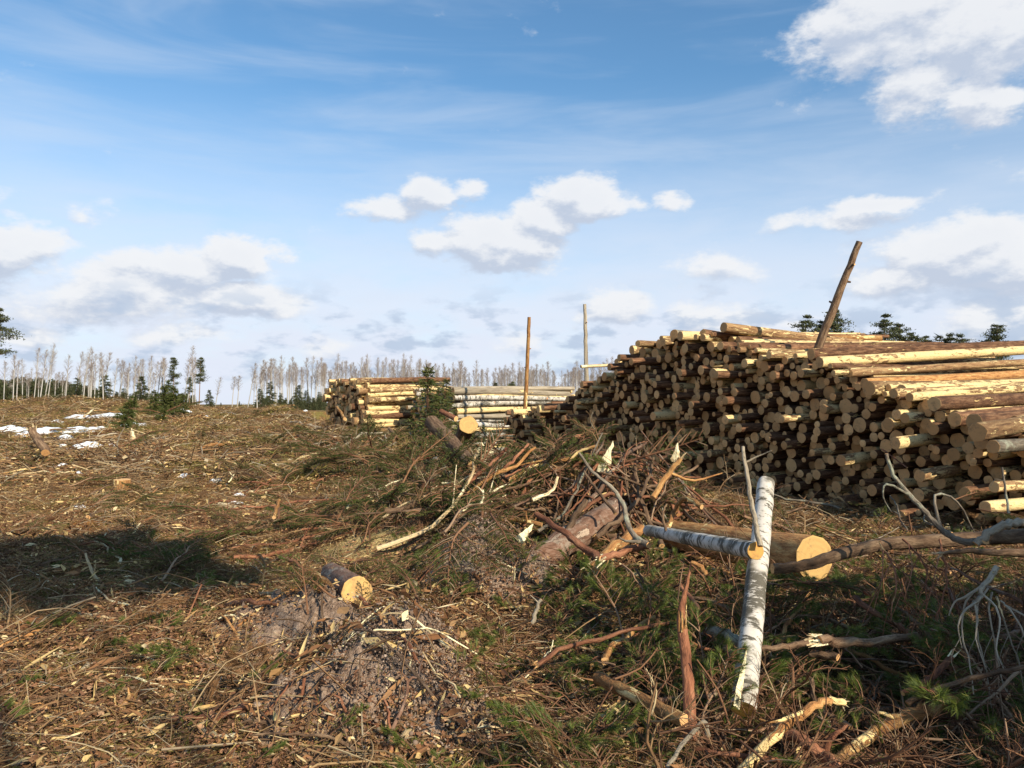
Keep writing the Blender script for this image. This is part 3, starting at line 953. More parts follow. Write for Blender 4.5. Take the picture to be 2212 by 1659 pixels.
def branch(pts, r0, r1, mat, label, lift=None, sides=8, forks=(), torn=0, group=None, name='broken_branch', cat='branch', wob=0.4):
    """pts: (px, py) laid on the ground, or (px, py, distance)"""
    P3 = []
    for p in pts:
        P3.append(at(*p) if len(p) == 3 else G(p[0], p[1], (lift if lift is not None else r0)))
    mb = MB()
    n = max(6, 5 * (len(pts) - 1))
    PP, RR = tube(mb, P3, [r0, r1], sides, n, 0, 1, 0.12, wob * r0)
    o = link(name, mb.mesh(name, [mat, 'cut']))
    tag(o, label, cat, group)
    for f in forks:
        fb = MB()
        i, fp = f[0], f[1]
        b = PP[int(i * n)]
        q = [b] + [at(*p) if len(p) == 3 else G(p[0], p[1], lift if lift is not None else r0) for p in fp]
        rr = RR[int(i * n)] * 0.6
        tube(fb, q, [rr, rr * 0.35], 6, 3 * len(fp), 0, 1, 0.1, rr * 0.3)
        link('side_branch', fb.mesh('side_branch', [mat, 'cut']), o)
    if torn:
        sb = MB()
        e = PP[0] if torn in (1, 3) else PP[-1]
        ax = (PP[0] - PP[1]) if torn in (1, 3) else (PP[-1] - PP[-2])
        splinters(sb, e, ax, (r0 if torn in (1, 3) else r1), 7, 0.07 + r0, 0)
        link('torn_end', sb.mesh('torn_end', ['pale'], False), o)
    return o


branch([(1605, 965, 4.95), (1610, 1010, 4.9), (1622, 1080, 4.8), (1632, 1130, 4.75), (1642, 1180, 4.7)], 0.011, 0.019, 'silver', 'thin upright forked snag in front of the standing birch log', forks=[(0.22, [(1640, 985, 4.9), (1668, 973, 4.85)])], torn=0)
mbs = MB()
tube(mbs, [at(1493, 1214, 4.3), at(1484, 1262, 4.3), at(1473, 1310, 4.28), at(1472, 1350, 4.25), at(1483, 1440, 4.15), at(1488, 1520, 4.05), at(1490, 1600, 3.95)],
     [0.004, 0.009, 0.018, 0.026, 0.028, 0.031, 0.034], 10, 26, 0, 1, 0.12, 0.002)
o = link('broken_snag', mbs.mesh('broken_snag', ['red', 'cut']))
tag(o, 'tall reddish broken snag tapering to a sharp splinter', 'snag')
sb = MB()
splinters(sb, at(1474, 1350, 4.22), Vector((0, -0.1, 1)), 0.03, 6, 0.16, 0, 0.1)
link('torn_wood', sb.mesh('torn_wood', ['orange'], False), o)
branch([(1494, 1215, 4.28), (1512, 1222, 4.26), (1524, 1240, 4.24)], 0.010, 0.013, 'orange', 'small orange splinter hooked at the snag tip', torn=0, name='wood_splinter', cat='splinter')
branch([(1600, 1668, 3.7), (1650, 1612, 3.75), (1700, 1568, 3.8), (1742, 1532, 3.85), (1785, 1517, 3.9), (1822, 1518, 3.95)], 0.024, 0.017, 'orange', 'arched orange branch with pale torn tip at the bottom right', torn=2, forks=[(0.62, [(1670, 1560, 3.75), (1640, 1553, 3.75)])])
branch([(1700, 1588, 3.95), (1745, 1605, 3.85), (1780, 1632, 3.8), (1812, 1672, 3.7)], 0.028, 0.036, 'red', 'stout brown branch running off the bottom edge, knotty', forks=[(0.6, [(1800, 1590, 3.8), (1830, 1565, 3.85)])])
branch([(2062, 1508, 4.25), (2020, 1532, 4.2), (1950, 1552, 4.1), (1880, 1592, 4.0), (1820, 1632, 3.85), (1762, 1662, 3.75)], 0.040, 0.022, 'orange', 'heavy orange limb crossing the bottom right corner', forks=[(0.42, [(1925, 1545, 4.05), (1896, 1538, 4.05)])])
branch([(1640, 1402, 4.6), (1700, 1395, 4.6), (1745, 1388, 4.6)], 0.016, 0.020, 'brown', 'dark branch ending in white torn wood, right of the birch log', torn=2)
branch([(1770, 1385, 4.6), (1860, 1388, 4.7), (1980, 1372, 4.9)], 0.034, 0.022, 'brown', 'mossy brown branch behind the white torn wood', torn=1)
branch([(1668, 1228, 5.3), (1740, 1221, 5.3), (1810, 1198, 5.3), (1880, 1180, 5.35), (1970, 1170, 5.4), (2080, 1164, 5.45), (2240, 1156, 5.5)], 0.036, 0.052, 'brown', 'long dark grey-brown trunk lying right across the brush', sides=12, name='fallen_tree', cat='fallen tree', wob=0.12)
branch([(1915, 980, 4.9), (1930, 1028, 4.9), (1958, 1062, 4.9), (2000, 1108, 4.85), (2040, 1150, 4.8), (2075, 1168, 4.75), (2110, 1170, 4.75), (2128, 1168, 4.7)], 0.010, 0.024, 'grey', 'lichen-covered curved limb rising at the right', forks=[(0.32, [(1915, 1045, 4.85), (1908, 1075, 4.85), (1925, 1105, 4.85)]), (0.55, [(2020, 1070, 4.9), (2070, 1085, 4.95), (2105, 1150, 5.0)])])
branch([(2108, 1176, 4.72), (2150, 1142, 4.72), (2190, 1130, 4.75), (2240, 1124, 4.8)], 0.024, 0.026, 'silver', 'smooth grey limb bending to the right edge')
branch([(2035, 1196, 5.0), (2090, 1190, 5.0), (2140, 1192, 5.05), (2240, 1196, 5.1)], 0.010, 0.026, 'brown', 'brown limb with pale split end below the long dark trunk', torn=1)
branch([(1250, 978, 6.6), (1280, 1020, 6.6), (1318, 1050, 6.55), (1345, 1088, 6.5), (1358, 1140, 6.4), (1378, 1165, 6.3), (1402, 1178, 6.2)], 0.010, 0.027, 'grey', 'S-curved lichen-grey branch left of the level birch log', forks=[(0.9, [(1350, 1168, 6.2), (1338, 1160, 6.2)])])
branch([(1516, 1095, 7.2), (1478, 1075, 7.4), (1455, 1108, 7.5), (1440, 1150, 7.3)], 0.024, 0.020, 'orange', 'elbow-shaped orange branch above the big felled trunk')
branch([(1470, 990, 8.0), (1440, 1030, 8.0), (1410, 1075, 7.9)], 0.026, 0.034, 'orange', 'forked orange branch pointing up beside the pile', forks=[(0.45, [(1500, 1038, 8.0), (1560, 1022, 8.1)])], torn=1)
branch([(1438, 1146, 5.6), (1432, 1110, 5.6), (1440, 1088, 5.6)], 0.010, 0.007, 'brown', 'short dark peg curling over the level birch log')
branch([(1385, 1140, 7.6), (1330, 1180, 7.2), (1282, 1230, 6.9)], 0.045, 0.055, 'orange', 'broad ochre split limb left of the S-curved branch', torn=2)
branch([(1158, 1110, 6.9), (1215, 1148, 6.6), (1262, 1182, 6.4), (1300, 1208, 6.2)], 0.024, 0.034, 'red', 'smooth red-brown limb slanting down in the centre', torn=0)
branch([(1300, 1208, 6.2), (1345, 1192, 6.3), (1400, 1178, 6.4)], 0.030, 0.028, 'red', 'broken red limb meeting the smooth one at its foot', torn=1)
branch([(1063, 1126, 8.4), (1110, 1122, 8.3), (1171, 1134, 8.2)], 0.028, 0.022, 'orange', 'knobby orange stick lying level in the heap', forks=[(0.7, [(1138, 1125, 8.1), (1136, 1104, 8.1)])])
branch([(784, 1166, 9.4), (860, 1128, 9.7), (940, 1093, 9.9), (1010, 1062, 10.0), (1070, 1044, 10.1), (1151, 1002, 10.3), (1216, 958, 10.6), (1282, 930, 10.9)], 0.062, 0.032, 'red', 'longest fallen stem running up the middle of the heap', sides=12, torn=0, name='long_fallen_branch', cat='branch')
branch([(795, 1185, 9.1), (860, 1150, 9.3), (930, 1128, 9.4), (985, 1105, 9.5)], 0.046, 0.026, 'brown', 'second brown stem below the longest fallen stem', name='long_fallen_branch', cat='branch')
branch([(1000, 1056, 9.2), (1055, 1006, 9.4), (1112, 953, 9.6)], 0.026, 0.018, 'red', 'straight red stick jutting out above the heap')
branch([(800, 1076, 10.8), (830, 1098, 10.7), (858, 1106, 10.6), (912, 1098, 10.5), (960, 1078, 10.4)], 0.024, 0.030, 'orange', 'crooked tan branch at the left of the heap')
branch([(720, 1084), (780, 1096), (868, 1107)], 0.014, 0.016, 'red', 'thin reddish rod lying left of the crooked tan branch')
branch([(1105, 1120, 9.0), (1128, 1075, 9.2), (1150, 1020, 9.4)], 0.022, 0.026, 'red', 'reddish limb curving upward in the dark of the heap')
branch([(1170, 1000, 9.6), (1120, 1030, 9.5), (1070, 1058, 9.4), (1010, 1082, 9.3)], 0.045, 0.038, 'orange', 'splintered tan stem alongside the longest fallen stem', torn=1)
branch([(1150, 1080, 8.2), (1190, 1062, 8.3), (1205, 1030, 8.4)], 0.020, 0.012, 'pale', 'pale root branch curling in the dark hollow')
branch([(1330, 1110, 7.8), (1290, 1060, 8.0), (1262, 1018, 8.2)], 0.018, 0.012, 'brown', 'brown branch leaning left out of the hollow')
branch([(1265, 1080, 8.0), (1240, 1120, 7.9), (1215, 1160, 7.8)], 0.028, 0.030, 'brown', 'dark stout branch leaning against the reddish trunk')
branch([(834, 1372, 5.3), (812, 1336, 5.4), (796, 1312, 5.5), (777, 1290, 5.6)], 0.018, 0.014, 'red', 'red stick with white torn tip leaning before the half-buried log', torn=2)
branch([(886, 1412), (885, 1450)], 0.008, 0.005, 'pale', 'small pale twig upright on the grey soil')
branch([(78, 1486), (140, 1462), (190, 1441), (242, 1424)], 0.026, 0.020, 'silver', 'silvery-white stick with yellow sawn end at lower left', torn=0)
branch([(8, 1404), (60, 1425), (100, 1440), (138, 1456)], 0.020, 0.018, 'orange', 'bright orange stick behind the silvery one')
branch([(20, 1450), (65, 1458), (112, 1466)], 0.018, 0.014, 'silver', 'dark grey flat stick left of the silvery one')
branch([(4, 1396), (40, 1380), (78, 1368), (146, 1344)], 0.026, 0.020, 'orange', 'knobbly tan root curving in at the left edge', forks=[(0.1, [(8, 1420), (-10, 1445)])])
branch([(0, 1346), (35, 1342), (70, 1356)], 0.014, 0.012, 'orange', 'short tan twig arching at the left edge')
branch([(172, 1325), (215, 1334), (264, 1345)], 0.024, 0.020, 'pale', 'pale barkless stick lying left of centre-left', torn=2)
branch([(117, 1248), (163, 1284), (216, 1310)], 0.017, 0.013, 'red', 'thin reddish branch lying in the left shade edge')
branch([(185, 1196, 7.3), (202, 1242, 7.1), (234, 1280, 6.9)], 0.010, 0.018, 'pale', 'pale forked stick standing in the left shadow', forks=[(0.5, [(207, 1215, 7.1)])])
branch([(262, 1268), (278, 1250), (300, 1246)], 0.014, 0.012, 'brown', 'small hooked branch in the left shadow')
branch([(286, 1262), (320, 1276), (352, 1290)], 0.034, 0.032, 'brown', 'rough torn log piece at the edge of the left shadow', torn=1)
branch([(413, 1344, 6.1), (410, 1372, 6.0), (420, 1402, 5.9)], 0.016, 0.018, 'grey', 'short upright crooked stub left of the grey soil', torn=2)
branch([(400, 1345), (436, 1262, 6.3)], 0.005, 0.008, 'red', 'thin red twig rising behind the crooked stub')
branch([(254, 1560), (310, 1552), (358, 1546), (410, 1536), (462, 1528)], 0.012, 0.015, 'orange', 'long straight stick lying at lower left')
branch([(0, 1546), (30, 1556), (60, 1570)], 0.020, 0.018, 'red', 'brown stick entering at the lower left edge')
branch([(433, 1566), (471, 1545), (533, 1547)], 0.016, 0.012, 'pale', 'curved yellowish bark rib at the lower centre-left')
branch([(244, 1368), (285, 1349), (322, 1332)], 0.009, 0.007, 'pale', 'thin white stick crossing the pale barkless one')
branch([(300, 1360), (312, 1385), (330, 1410)], 0.010, 0.012, 'red', 'small bent reddish twig left of the crooked stub')
branch([(490, 1308), (540, 1300), (600, 1306)], 0.026, 0.012, 'red', 'flat reddish bark-covered stick before the grey soil', torn=0)
branch([(560, 1498), (600, 1490), (640, 1478)], 0.004, 0.006, 'brown', 'thin brown twig arching onto the grey soil')
branch([(1005, 1655), (1040, 1622), (1070, 1598), (1130, 1560), (1194, 1520)], 0.020, 0.010, 'red', 'long reddish limb rising from the bottom centre', forks=[(0.5, [(1120, 1580), (1180, 1560)]), (0.75, [(1190, 1540)])])
branch([(870, 1640, 3.9), (868, 1605, 3.95), (880, 1585, 4.0), (915, 1578, 4.1), (955, 1582, 4.15)], 0.026, 0.024, 'pale', 'pale elbow-shaped wood chunk at the bottom centre', torn=2)
branch([(1087, 1474), (1135, 1480), (1184, 1492)], 0.016, 0.020, 'red', 'forked reddish stick right of the bottom centre', forks=[(0.4, [(1140, 1452), (1180, 1448)])])
branch([(1187, 1356), (1200, 1334), (1222, 1312)], 0.032, 0.028, 'orange', 'stubby golden branch piece in the centre', torn=0)
branch([(1174, 1268), (1217, 1280)], 0.013, 0.013, 'pale', 'short light stick in the centre')
branch([(1150, 1345, 5.9), (1158, 1318, 5.9), (1170, 1295, 5.9)], 0.016, 0.012, 'silver', 'grey hooked stub in the centre', forks=[(0.8, [(1145, 1285, 5.9)])])
branch([(1110, 1255), (1112, 1225, 6.8)], 0.010, 0.006, 'pale', 'small upright pale twig behind the green tuft')
branch([(537, 1026), (590, 1014), (677, 1000)], 0.035, 0.020, 'pale', 'long whitish branch lying in the mid clearing', forks=[(0.4, [(610, 1000), (634, 976)])])
branch([(501, 1061), (560, 1060), (618, 1048)], 0.025, 0.015, 'pale', 'whitish thin branch in front of the forked one')
branch([(475, 1090), (495, 1096), (512, 1100)], 0.040, 0.035, 'pale', 'short cream board in the mid clearing')
branch([(592, 1118, 9.6), (603, 1080, 10.0)], 0.025, 0.022, 'orange', 'tan stick propped up in the mid clearing')
branch([(560, 1120), (590, 1090), (640, 1084)], 0.012, 0.010, 'red', 'curved reddish twig round the propped stick')
branch([(69, 928, 19.5), (84, 952, 19.3), (98, 978, 19.0)], 0.09, 0.10, 'brown', 'broken dark trunk piece leaning in the left clearing', torn=1)
branch([(190, 1118), (215, 1106), (232, 1108)], 0.035, 0.03, 'brown', 'dark rotten stick with light end, left clearing', torn=2)
branch([(200, 1072), (260, 1060), (320, 1046)], 0.02, 0.015, 'brown', 'thin brown branch behind the small stump')
branch([(300, 1112), (325, 1108), (342, 1098)], 0.03, 0.025, 'orange', 'tan log bit in the middle of the left clearing')
branch([(268, 960), (290, 966), (310, 966)], 0.05, 0.04, 'orange', 'light stick right of the yellow sawdust mound')
branch([(308, 996), (345, 1000)], 0.05, 0.04, 'pale', 'cream plank lying behind the snow remnants')
branch([(600, 920), (640, 940), (665, 950)], 0.06, 0.04, 'brown', 'bare branch on the rise left of the stacks')
branch([(540, 942), (600, 940), (670, 930)], 0.05, 0.04, 'silver', 'grey pole lying flat left of the heap')
branch([(575, 884), (600, 878), (635, 875)], 0.09, 0.06, 'orange', 'tan stem on the far crest')
branch([(840, 925, 21), (860, 945, 20.5)], 0.04, 0.035, 'brown', 'short stick standing before the far pine stack')
branch([(728, 880, 27), (745, 905, 26)], 0.05, 0.06, 'orange', 'bright stick leaning on the far pine stack end', torn=1)
branch([(1905, 970, 12), (1960, 1010, 11.0)], 0.012, 0.010, 'red', 'thin twig leaning against the pile foot')
branch([(1668, 1090), (1720, 1088), (1790, 1100)], 0.020, 0.015, 'brown', 'brown stick lying along the pile foot')
branch([(2165, 1010, 6.2), (2172, 1060, 6.1), (2180, 1110, 6.0)], 0.007, 0.010, 'grey', 'thin grey stem standing at the right edge', forks=[(0.3, [(2150, 1035, 6.1), (2140, 1050, 6.1)])])
branch([(2152, 1226, 4.55), (2140, 1248, 4.5), (2120, 1272, 4.45), (2118, 1290, 4.42), (2102, 1304, 4.4)], 0.017, 0.011, 'silver', 'pale forked limb hanging at the right edge', forks=[(0.9, [(2082, 1322, 4.35), (2070, 1352, 4.3), (2078, 1400, 4.28)]), (0.95, [(2112, 1340, 4.35), (2108, 1380, 4.3), (2128, 1440, 4.25)]), (0.6, [(2150, 1310, 4.4), (2160, 1350, 4.35), (2152, 1400, 4.3), (2170, 1450, 4.25)]), (0.4, [(2085, 1290, 4.4), (2062, 1300, 4.4), (2050, 1330, 4.4)])], wob=0.3)
branch([(2055, 1420, 4.5), (2020, 1460, 4.4), (1950, 1498, 4.3)], 0.018, 0.015, 'red', 'shaggy brown branch pointing up on the dark right side', torn=1)
branch([(1530, 1360, 4.9), (1570, 1372, 4.8), (1605, 1390, 4.7)], 0.028, 0.032, 'grey', 'grey log stub hidden behind the standing birch log')
branch([(1810, 1420, 4.6), (1750, 1412, 4.7)], 0.02, 0.02, 'brown', 'dark stub under the mossy brown branch')
branch([(1440, 1660, 3.7), (1480, 1600, 3.8), (1520, 1560, 3.85), (1530, 1590, 3.85)], 0.010, 0.012, 'silver', 'curved silver twig at the foot of the red snag')
branch([(1690, 1640, 3.8), (1600, 1632, 3.8), (1500, 1618, 3.9)], 0.012, 0.010, 'red', 'thin red branch along the bottom edge right')
branch([(2212, 1440, 4.1), (2120, 1460, 4.15), (2020, 1490, 4.2), (1960, 1520, 4.2)], 0.012, 0.016, 'brown', 'brown branch parallel above the heavy orange limb')

# pale thin branches cascading at the right edge
for q, lab in enumerate(['leftmost thin pale branch curling down at the right edge', 'second thin pale branch curling down at the right edge', 'third thin pale branch curling down at the right edge',
                         'fourth thin pale branch bending outward at the right edge', 'fifth thin pale branch drooping into the corner', 'last thin pale branch at the very right edge']):
    x0 = 2125 + q * 9
    branch([(x0, 1262 + q * 9, 4.5), (x0 - 38 + q * 16, 1300 + q * 6, 4.42), (x0 - 46 + q * 24, 1370, 4.36), (x0 - 30 + q * 26, 1430 + (q % 3) * 20, 4.3), (x0 - 22 + q * 30, 1500 + (q % 2) * 30, 4.25)],
           0.006, 0.003, 'silver', lab, forks=[(0.5, [(x0 - 70 + q * 26, 1420, 4.35), (x0 - 60 + q * 30, 1455, 4.32)])], wob=0.5)
for q, (a, b, c, lab) in enumerate([((1900, 1170), (1935, 1250), (1925, 1340), 'reddish twig spray hanging from the long dark trunk, left one'), ((1950, 1165), (2000, 1230), (1995, 1350), 'reddish twig spray hanging from the long dark trunk, middle one'),
                                    ((2030, 1165), (2045, 1260), (2010, 1370), 'reddish twig spray hanging from the long dark trunk, right one')]):
    branch([(a[0], a[1], 5.2), (b[0], b[1], 4.95), (c[0], c[1], 4.8)], 0.008, 0.003, 'red', lab,
           forks=[(f, [(b[0] + dx, b[1] + dy, 4.9), (b[0] + dx * 1.6, b[1] + dy + 70, 4.8)]) for f, dx, dy in ((0.1, -30, 0), (0.2, 34, 10), (0.35, -48, 40), (0.45, 22, 50), (0.6, -20, 80), (0.7, 44, 70))], wob=1.2)

# more loose limbs, each lying by itself
def stray(n, box, rr, ll, lab, mats, group, liftr=(0.0, 0.12), slope=0.15):
    for i in range(n):
        px, py = R.uniform(box[0], box[2]), R.uniform(box[1], box[3])
        p = G(px, py, 0)
        if pile_side(p.x, p.y) > -0.1:
            continue
        r0 = R.uniform(*rr)
        L = R.uniform(*ll)
        a = R.uniform(0, math.pi)
        lf = R.uniform(*liftr)
        n_ = R.choice([4, 5, 6])
        pts = []
        b = R.gauss(0, 0.06)
        t0 = R.gauss(0, slope * 0.5)
        for j in range(n_):
            q = j / (n_ - 1) - 0.5
            x = p.x + math.cos(a) * L * q - math.sin(a) * b * L * (1 - 4 * q * q) + R.gauss(0, 0.022) * L
            y = p.y + math.sin(a) * L * q + math.cos(a) * b * L * (1 - 4 * q * q) + R.gauss(0, 0.022) * L
            pts.append(Vector((x, y, hz(x, y) + r0 + lf + abs(t0) * L * (q + 0.5))))
        mb = MB()
        mat = R.choice(mats)
        P, RR = tube(mb, pts, [r0, r0 * R.uniform(0.3, 0.8)], 7, 12, 0, 1, 0.20, r0 * 0.55)
        if R.random() < 0.4:
            splinters(mb, P[0], P[0] - P[1], r0, 5, 0.03 + r0 * 1.5, 1)
        o = link('loose_branch', mb.mesh('loose_branch', [mat, 'cut']))
        word = {'red': 'reddish', 'orange': 'tan', 'brown': 'brown', 'pale': 'pale barkless', 'silver': 'weathered grey', 'grey': 'lichen-grey', 'redgrey': 'dusty'}[mat]
        sz = 'long' if L > (ll[0] + ll[1]) / 2 else 'short'
        bent = 'bowed' if abs(b) > 0.06 else 'straight'
        if R.random() < 0.5:
            fb = MB()
            i0 = R.randint(3, 7)
            d = (P[i0 + 1] - P[i0]).normalized()
            e = P[i0] + (d * R.uniform(0.4, 1) + Vector((R.gauss(0, 0.5), R.gauss(0, 0.5), R.uniform(0, 0.5)))).normalized() * L * R.uniform(0.15, 0.35)
            tube(fb, [P[i0], P[i0].lerp(e, 0.5) + Vector((0, 0, 0.02)), e], [RR[i0] * 0.6, RR[i0] * 0.2], 5, 4, 0, 1)
            link('side_branch', fb.mesh('side_branch', [mat, 'cut']), o)
            bent += ' forked'
        tag(o, f'{sz} {bent} {word} branch {lab}', 'branch', group)


def pile_side(x, y):
    return (x - PA[0]) * PL[0] + (y - PA[1]) * PL[1]


SG = 'loose branches lying on the slash'
stray(34, (1080, 1000, 1540, 1200), (0.010, 0.030), (0.5, 1.6), 'across the thick of the heap', ['red', 'brown', 'brown', 'redgrey', 'orange'], SG, (0.05, 0.35), 0.35)
stray(26, (1300, 1380, 2200, 1655), (0.010, 0.028), (0.5, 1.2), 'among the foreground boughs', ['red', 'brown', 'orange', 'redgrey'], SG, (0.08, 0.30), 0.2)
stray(24, (0, 1250, 650, 1640), (0.008, 0.020), (0.3, 0.9), 'on the chips at lower left', ['orange', 'brown', 'pale', 'red'], SG, (0, 0.03), 0.05)
stray(56, (800, 960, 1120, 1140), (0.010, 0.030), (0.6, 1.9), 'on the left part of the heap', ['red', 'brown', 'brown', 'brown', 'pale'], SG, (0.02, 0.20), 0.25)
stray(52, (1120, 970, 1560, 1180), (0.008, 0.024), (0.5, 1.4), 'in the heap before the pile', ['red', 'brown', 'brown', 'grey', 'red', 'redgrey'], SG, (0.0, 0.20), 0.35)
stray(20, (700, 900, 1000, 980), (0.02, 0.045), (1.0, 3.0), 'on the rise before the far stacks', ['brown', 'orange', 'silver'], SG, (0.02, 0.25), 0.2)
stray(30, (0, 880, 700, 1010), (0.02, 0.05), (0.8, 2.6), 'in the far left clearing', ['brown', 'orange', 'pale', 'silver'], SG, (0, 0.12), 0.12)
stray(34, (0, 1010, 760, 1260), (0.008, 0.022), (0.5, 1.6), 'in the middle of the clearing', ['brown', 'orange', 'red', 'pale', 'red'], SG, (0, 0.06), 0.10)
stray(26, (0, 1290, 700, 1650), (0.004, 0.012), (0.25, 0.8), 'in the lower left litter', ['red', 'brown', 'orange', 'pale'], SG, (0, 0.03), 0.06)
stray(30, (700, 1220, 1300, 1650), (0.004, 0.013), (0.25, 0.9), 'in the lower middle', ['red', 'brown', 'redgrey', 'pale'], SG, (0, 0.08), 0.15)
stray(30, (1300, 1250, 2200, 1650), (0.005, 0.018), (0.4, 1.3), 'in the right foreground tangle', ['red', 'brown', 'grey', 'redgrey'], SG, (0.02, 0.25), 0.25)
stray(14, (1380, 1100, 2200, 1230), (0.008, 0.02), (0.5, 1.3), 'between the trunk and the pile foot', ['brown', 'orange', 'grey'], SG, (0.02, 0.15), 0.2)

# upright shards of torn wood
def shard(a, b, wdt, mat, label, name='wood_shard'):
    mb = MB()
    a, b = Vector(a), Vector(b)
    d = (b - a)
    s1 = d.cross(Vector((0, 1, 0))).normalized()
    s2 = d.cross(s1).normalized()
    n = 7
    vs, fs = [], []
    for i in range(n + 1):
        q = i / n
        ww = wdt * (1 - q ** 1.6) * (0.8 + R.uniform(-0.16, 0.22)) + 0.002
        c = a + d * q + s1 * R.uniform(-0.12, 0.12) * wdt + s2 * math.sin(q * 2) * wdt * 0.3
        vs += [c + s1 * ww, c + s2 * ww * 0.35, c - s1 * ww, c - s2 * ww * 0.35]
    for i in range(n):
        for k in range(4):
            fs.append((i * 4 + k, i * 4 + (k + 1) % 4, i * 4 + 4 + (k + 1) % 4, i * 4 + 4 + k))
    fs += [(3, 2, 1, 0), (n * 4, n * 4 + 1, n * 4 + 2, n * 4 + 3)]
    mb.add([tuple(v) for v in vs], fs, 0)
    o = link(name, mb.mesh(name, [mat], False))
    tag(o, label, 'wood splinter')
    return o


shard(at(1302, 1022, 8.9), at(1324, 952, 8.9), 0.075, 'pale', 'tall yellow pointed splinter standing before the pile foot')
shard(at(1458, 998, 8.4), at(1464, 956, 8.4), 0.055, 'pale', 'small yellow torn splinter right of the tall one')
shard(at(1038, 1000, 12.0), at(1042, 955, 12.1), 0.14, 'pale', 'jagged pale stump splinter next to the upright butt')
shard(at(1056, 985, 12.0), at(1066, 952, 12.1), 0.07, 'pale', 'thin splinter fan beside the jagged stump')
shard(at(288, 950, 23), at(285, 924, 23), 0.10, 'pale', 'fan of white splinters in the left clearing')
shard(at(236, 1396, 5.6) * 1, at(345, 1428, 5.2), 0.035, 'pale', 'long yellow bark strip lying at lower left')
shard(G(335, 1297, 0.02), G(392, 1306, 0.02), 0.022, 'orange', 'bright orange bark strip before the left shadow')
shard(G(240, 1432, 0.02), G(305, 1428, 0.02), 0.03, 'pale', 'white wood sliver by the silvery stick end')
shard(G(560, 1282, 0.03), G(625, 1280, 0.03), 0.022, 'pale', 'pale chip left of the half-buried log')
shard(G(1070, 1210, 0.05), G(1140, 1240, 0.05), 0.012, 'pale', 'thin white sliver on the sandy mound')
shard(at(1590, 1528, 4.05), at(1612, 1400, 4.38), 0.022, 'pale', 'pale split strip standing along the birch log')
shard(at(1120, 1170, 7.4), at(1152, 1132, 7.5), 0.05, 'pale', 'torn golden wood knot beside knobby orange stick')

# ------------------------------------------------------------------ templates for loose cover (instanced)
def rot_mats(n):
    a = rng.random(n) * 6.283
    tl = rng.normal(0, 0.25, n)
    ca, sa, ct, st = np.cos(a), np.sin(a), np.cos(tl), np.sin(tl)
    d = np.stack([ca * ct, sa * ct, st], -1)
    s = np.stack([-sa, ca, 0 * a], -1)
    return d, s


def loose_twigs(mb, n, size, lmin, lmax, wd, mi=0, lift=0.05):
    for _ in range(n):
        l = R.uniform(lmin, lmax)
        a = R.uniform(0, 6.283)
        c = Vector((R.uniform(-size, size), R.uniform(-size, size), R.uniform(0, lift)))
        d = Vector((math.cos(a), math.sin(a), R.gauss(0, 0.22)))
        b = Vector((R.uniform(-1, 1), R.uniform(-1, 1), R.uniform(-0.2, 1))) * l * 0.14
        r0 = wd * R.uniform(0.5, 1.4)
        tube(mb, [c - d * l / 2, c + b, c + d * l / 2], [r0, r0 * 0.5], 3, 4, mi, mi, 0.0, ends=(False, False))


def flakes(mb, n, size, smin, smax, mi=0, asp=2.0, lift=0.03):
    d, s = rot_mats(n)
    nn = np.cross(d, s)
    c = np.stack([rng.uniform(-size, size, n), rng.uniform(-size, size, n), rng.uniform(0, lift, n)], -1)
    L = rng.uniform(smin, smax, n)[:, None]
    W = L / asp * rng.uniform(0.5, 1.3, n)[:, None]
    roll = rng.normal(0, 0.5, n)[:, None]
    s2 = s * np.cos(roll) + nn * np.sin(roll)
    n2 = np.cross(d, s2)
    j = lambda: 1 + rng.uniform(-0.4, 0.3, n)[:, None]
    a, b, c2, e = c - d * L * j(), c - s2 * W * j() + n2 * W * 0.25, c + d * L * j(), c + s2 * W * j() + n2 * W * 0.3
    pcv = rng.random(n)
    mb.tris(np.stack([a, b, c2], 1), mi, pcv)
    mb.tris(np.stack([a, c2, e], 1), mi, pcv)
    g_ = (c2 + e) / 2 + (e - c) * rng.uniform(0.0, 0.9, n)[:, None] * 0.6 + n2 * W * rng.uniform(-0.6, 0.6, n)[:, None]
    mb.tris(np.stack([c2, g_, e], 1), mi, pcv)
    g2 = (a + b) / 2 + (b - c) * rng.uniform(0.0, 0.9, n)[:, None] * 0.6
    mb.tris(np.stack([a, g2, b], 1), mi, pcv)


def blades(mb, n, size, lmin, lmax, wd, mi=0, up=0.15, lift=0.03):
    a = rng.random(n) * 6.283
    el = rng.normal(0.05, up, n)
    d = np.stack([np.cos(a) * np.cos(el), np.sin(a) * np.cos(el), np.sin(el)], -1)
    s = np.stack([-np.sin(a), np.cos(a), rng.normal(0, 0.5, n)], -1)
    c = np.stack([rng.uniform(-size, size, n), rng.uniform(-size, size, n), rng.uniform(0, lift, n)], -1)
    L = rng.uniform(lmin, lmax, n)[:, None]
    mb.tris(np.stack([c - s * wd / 2, c + s * wd / 2, c + d * L], 1), mi)


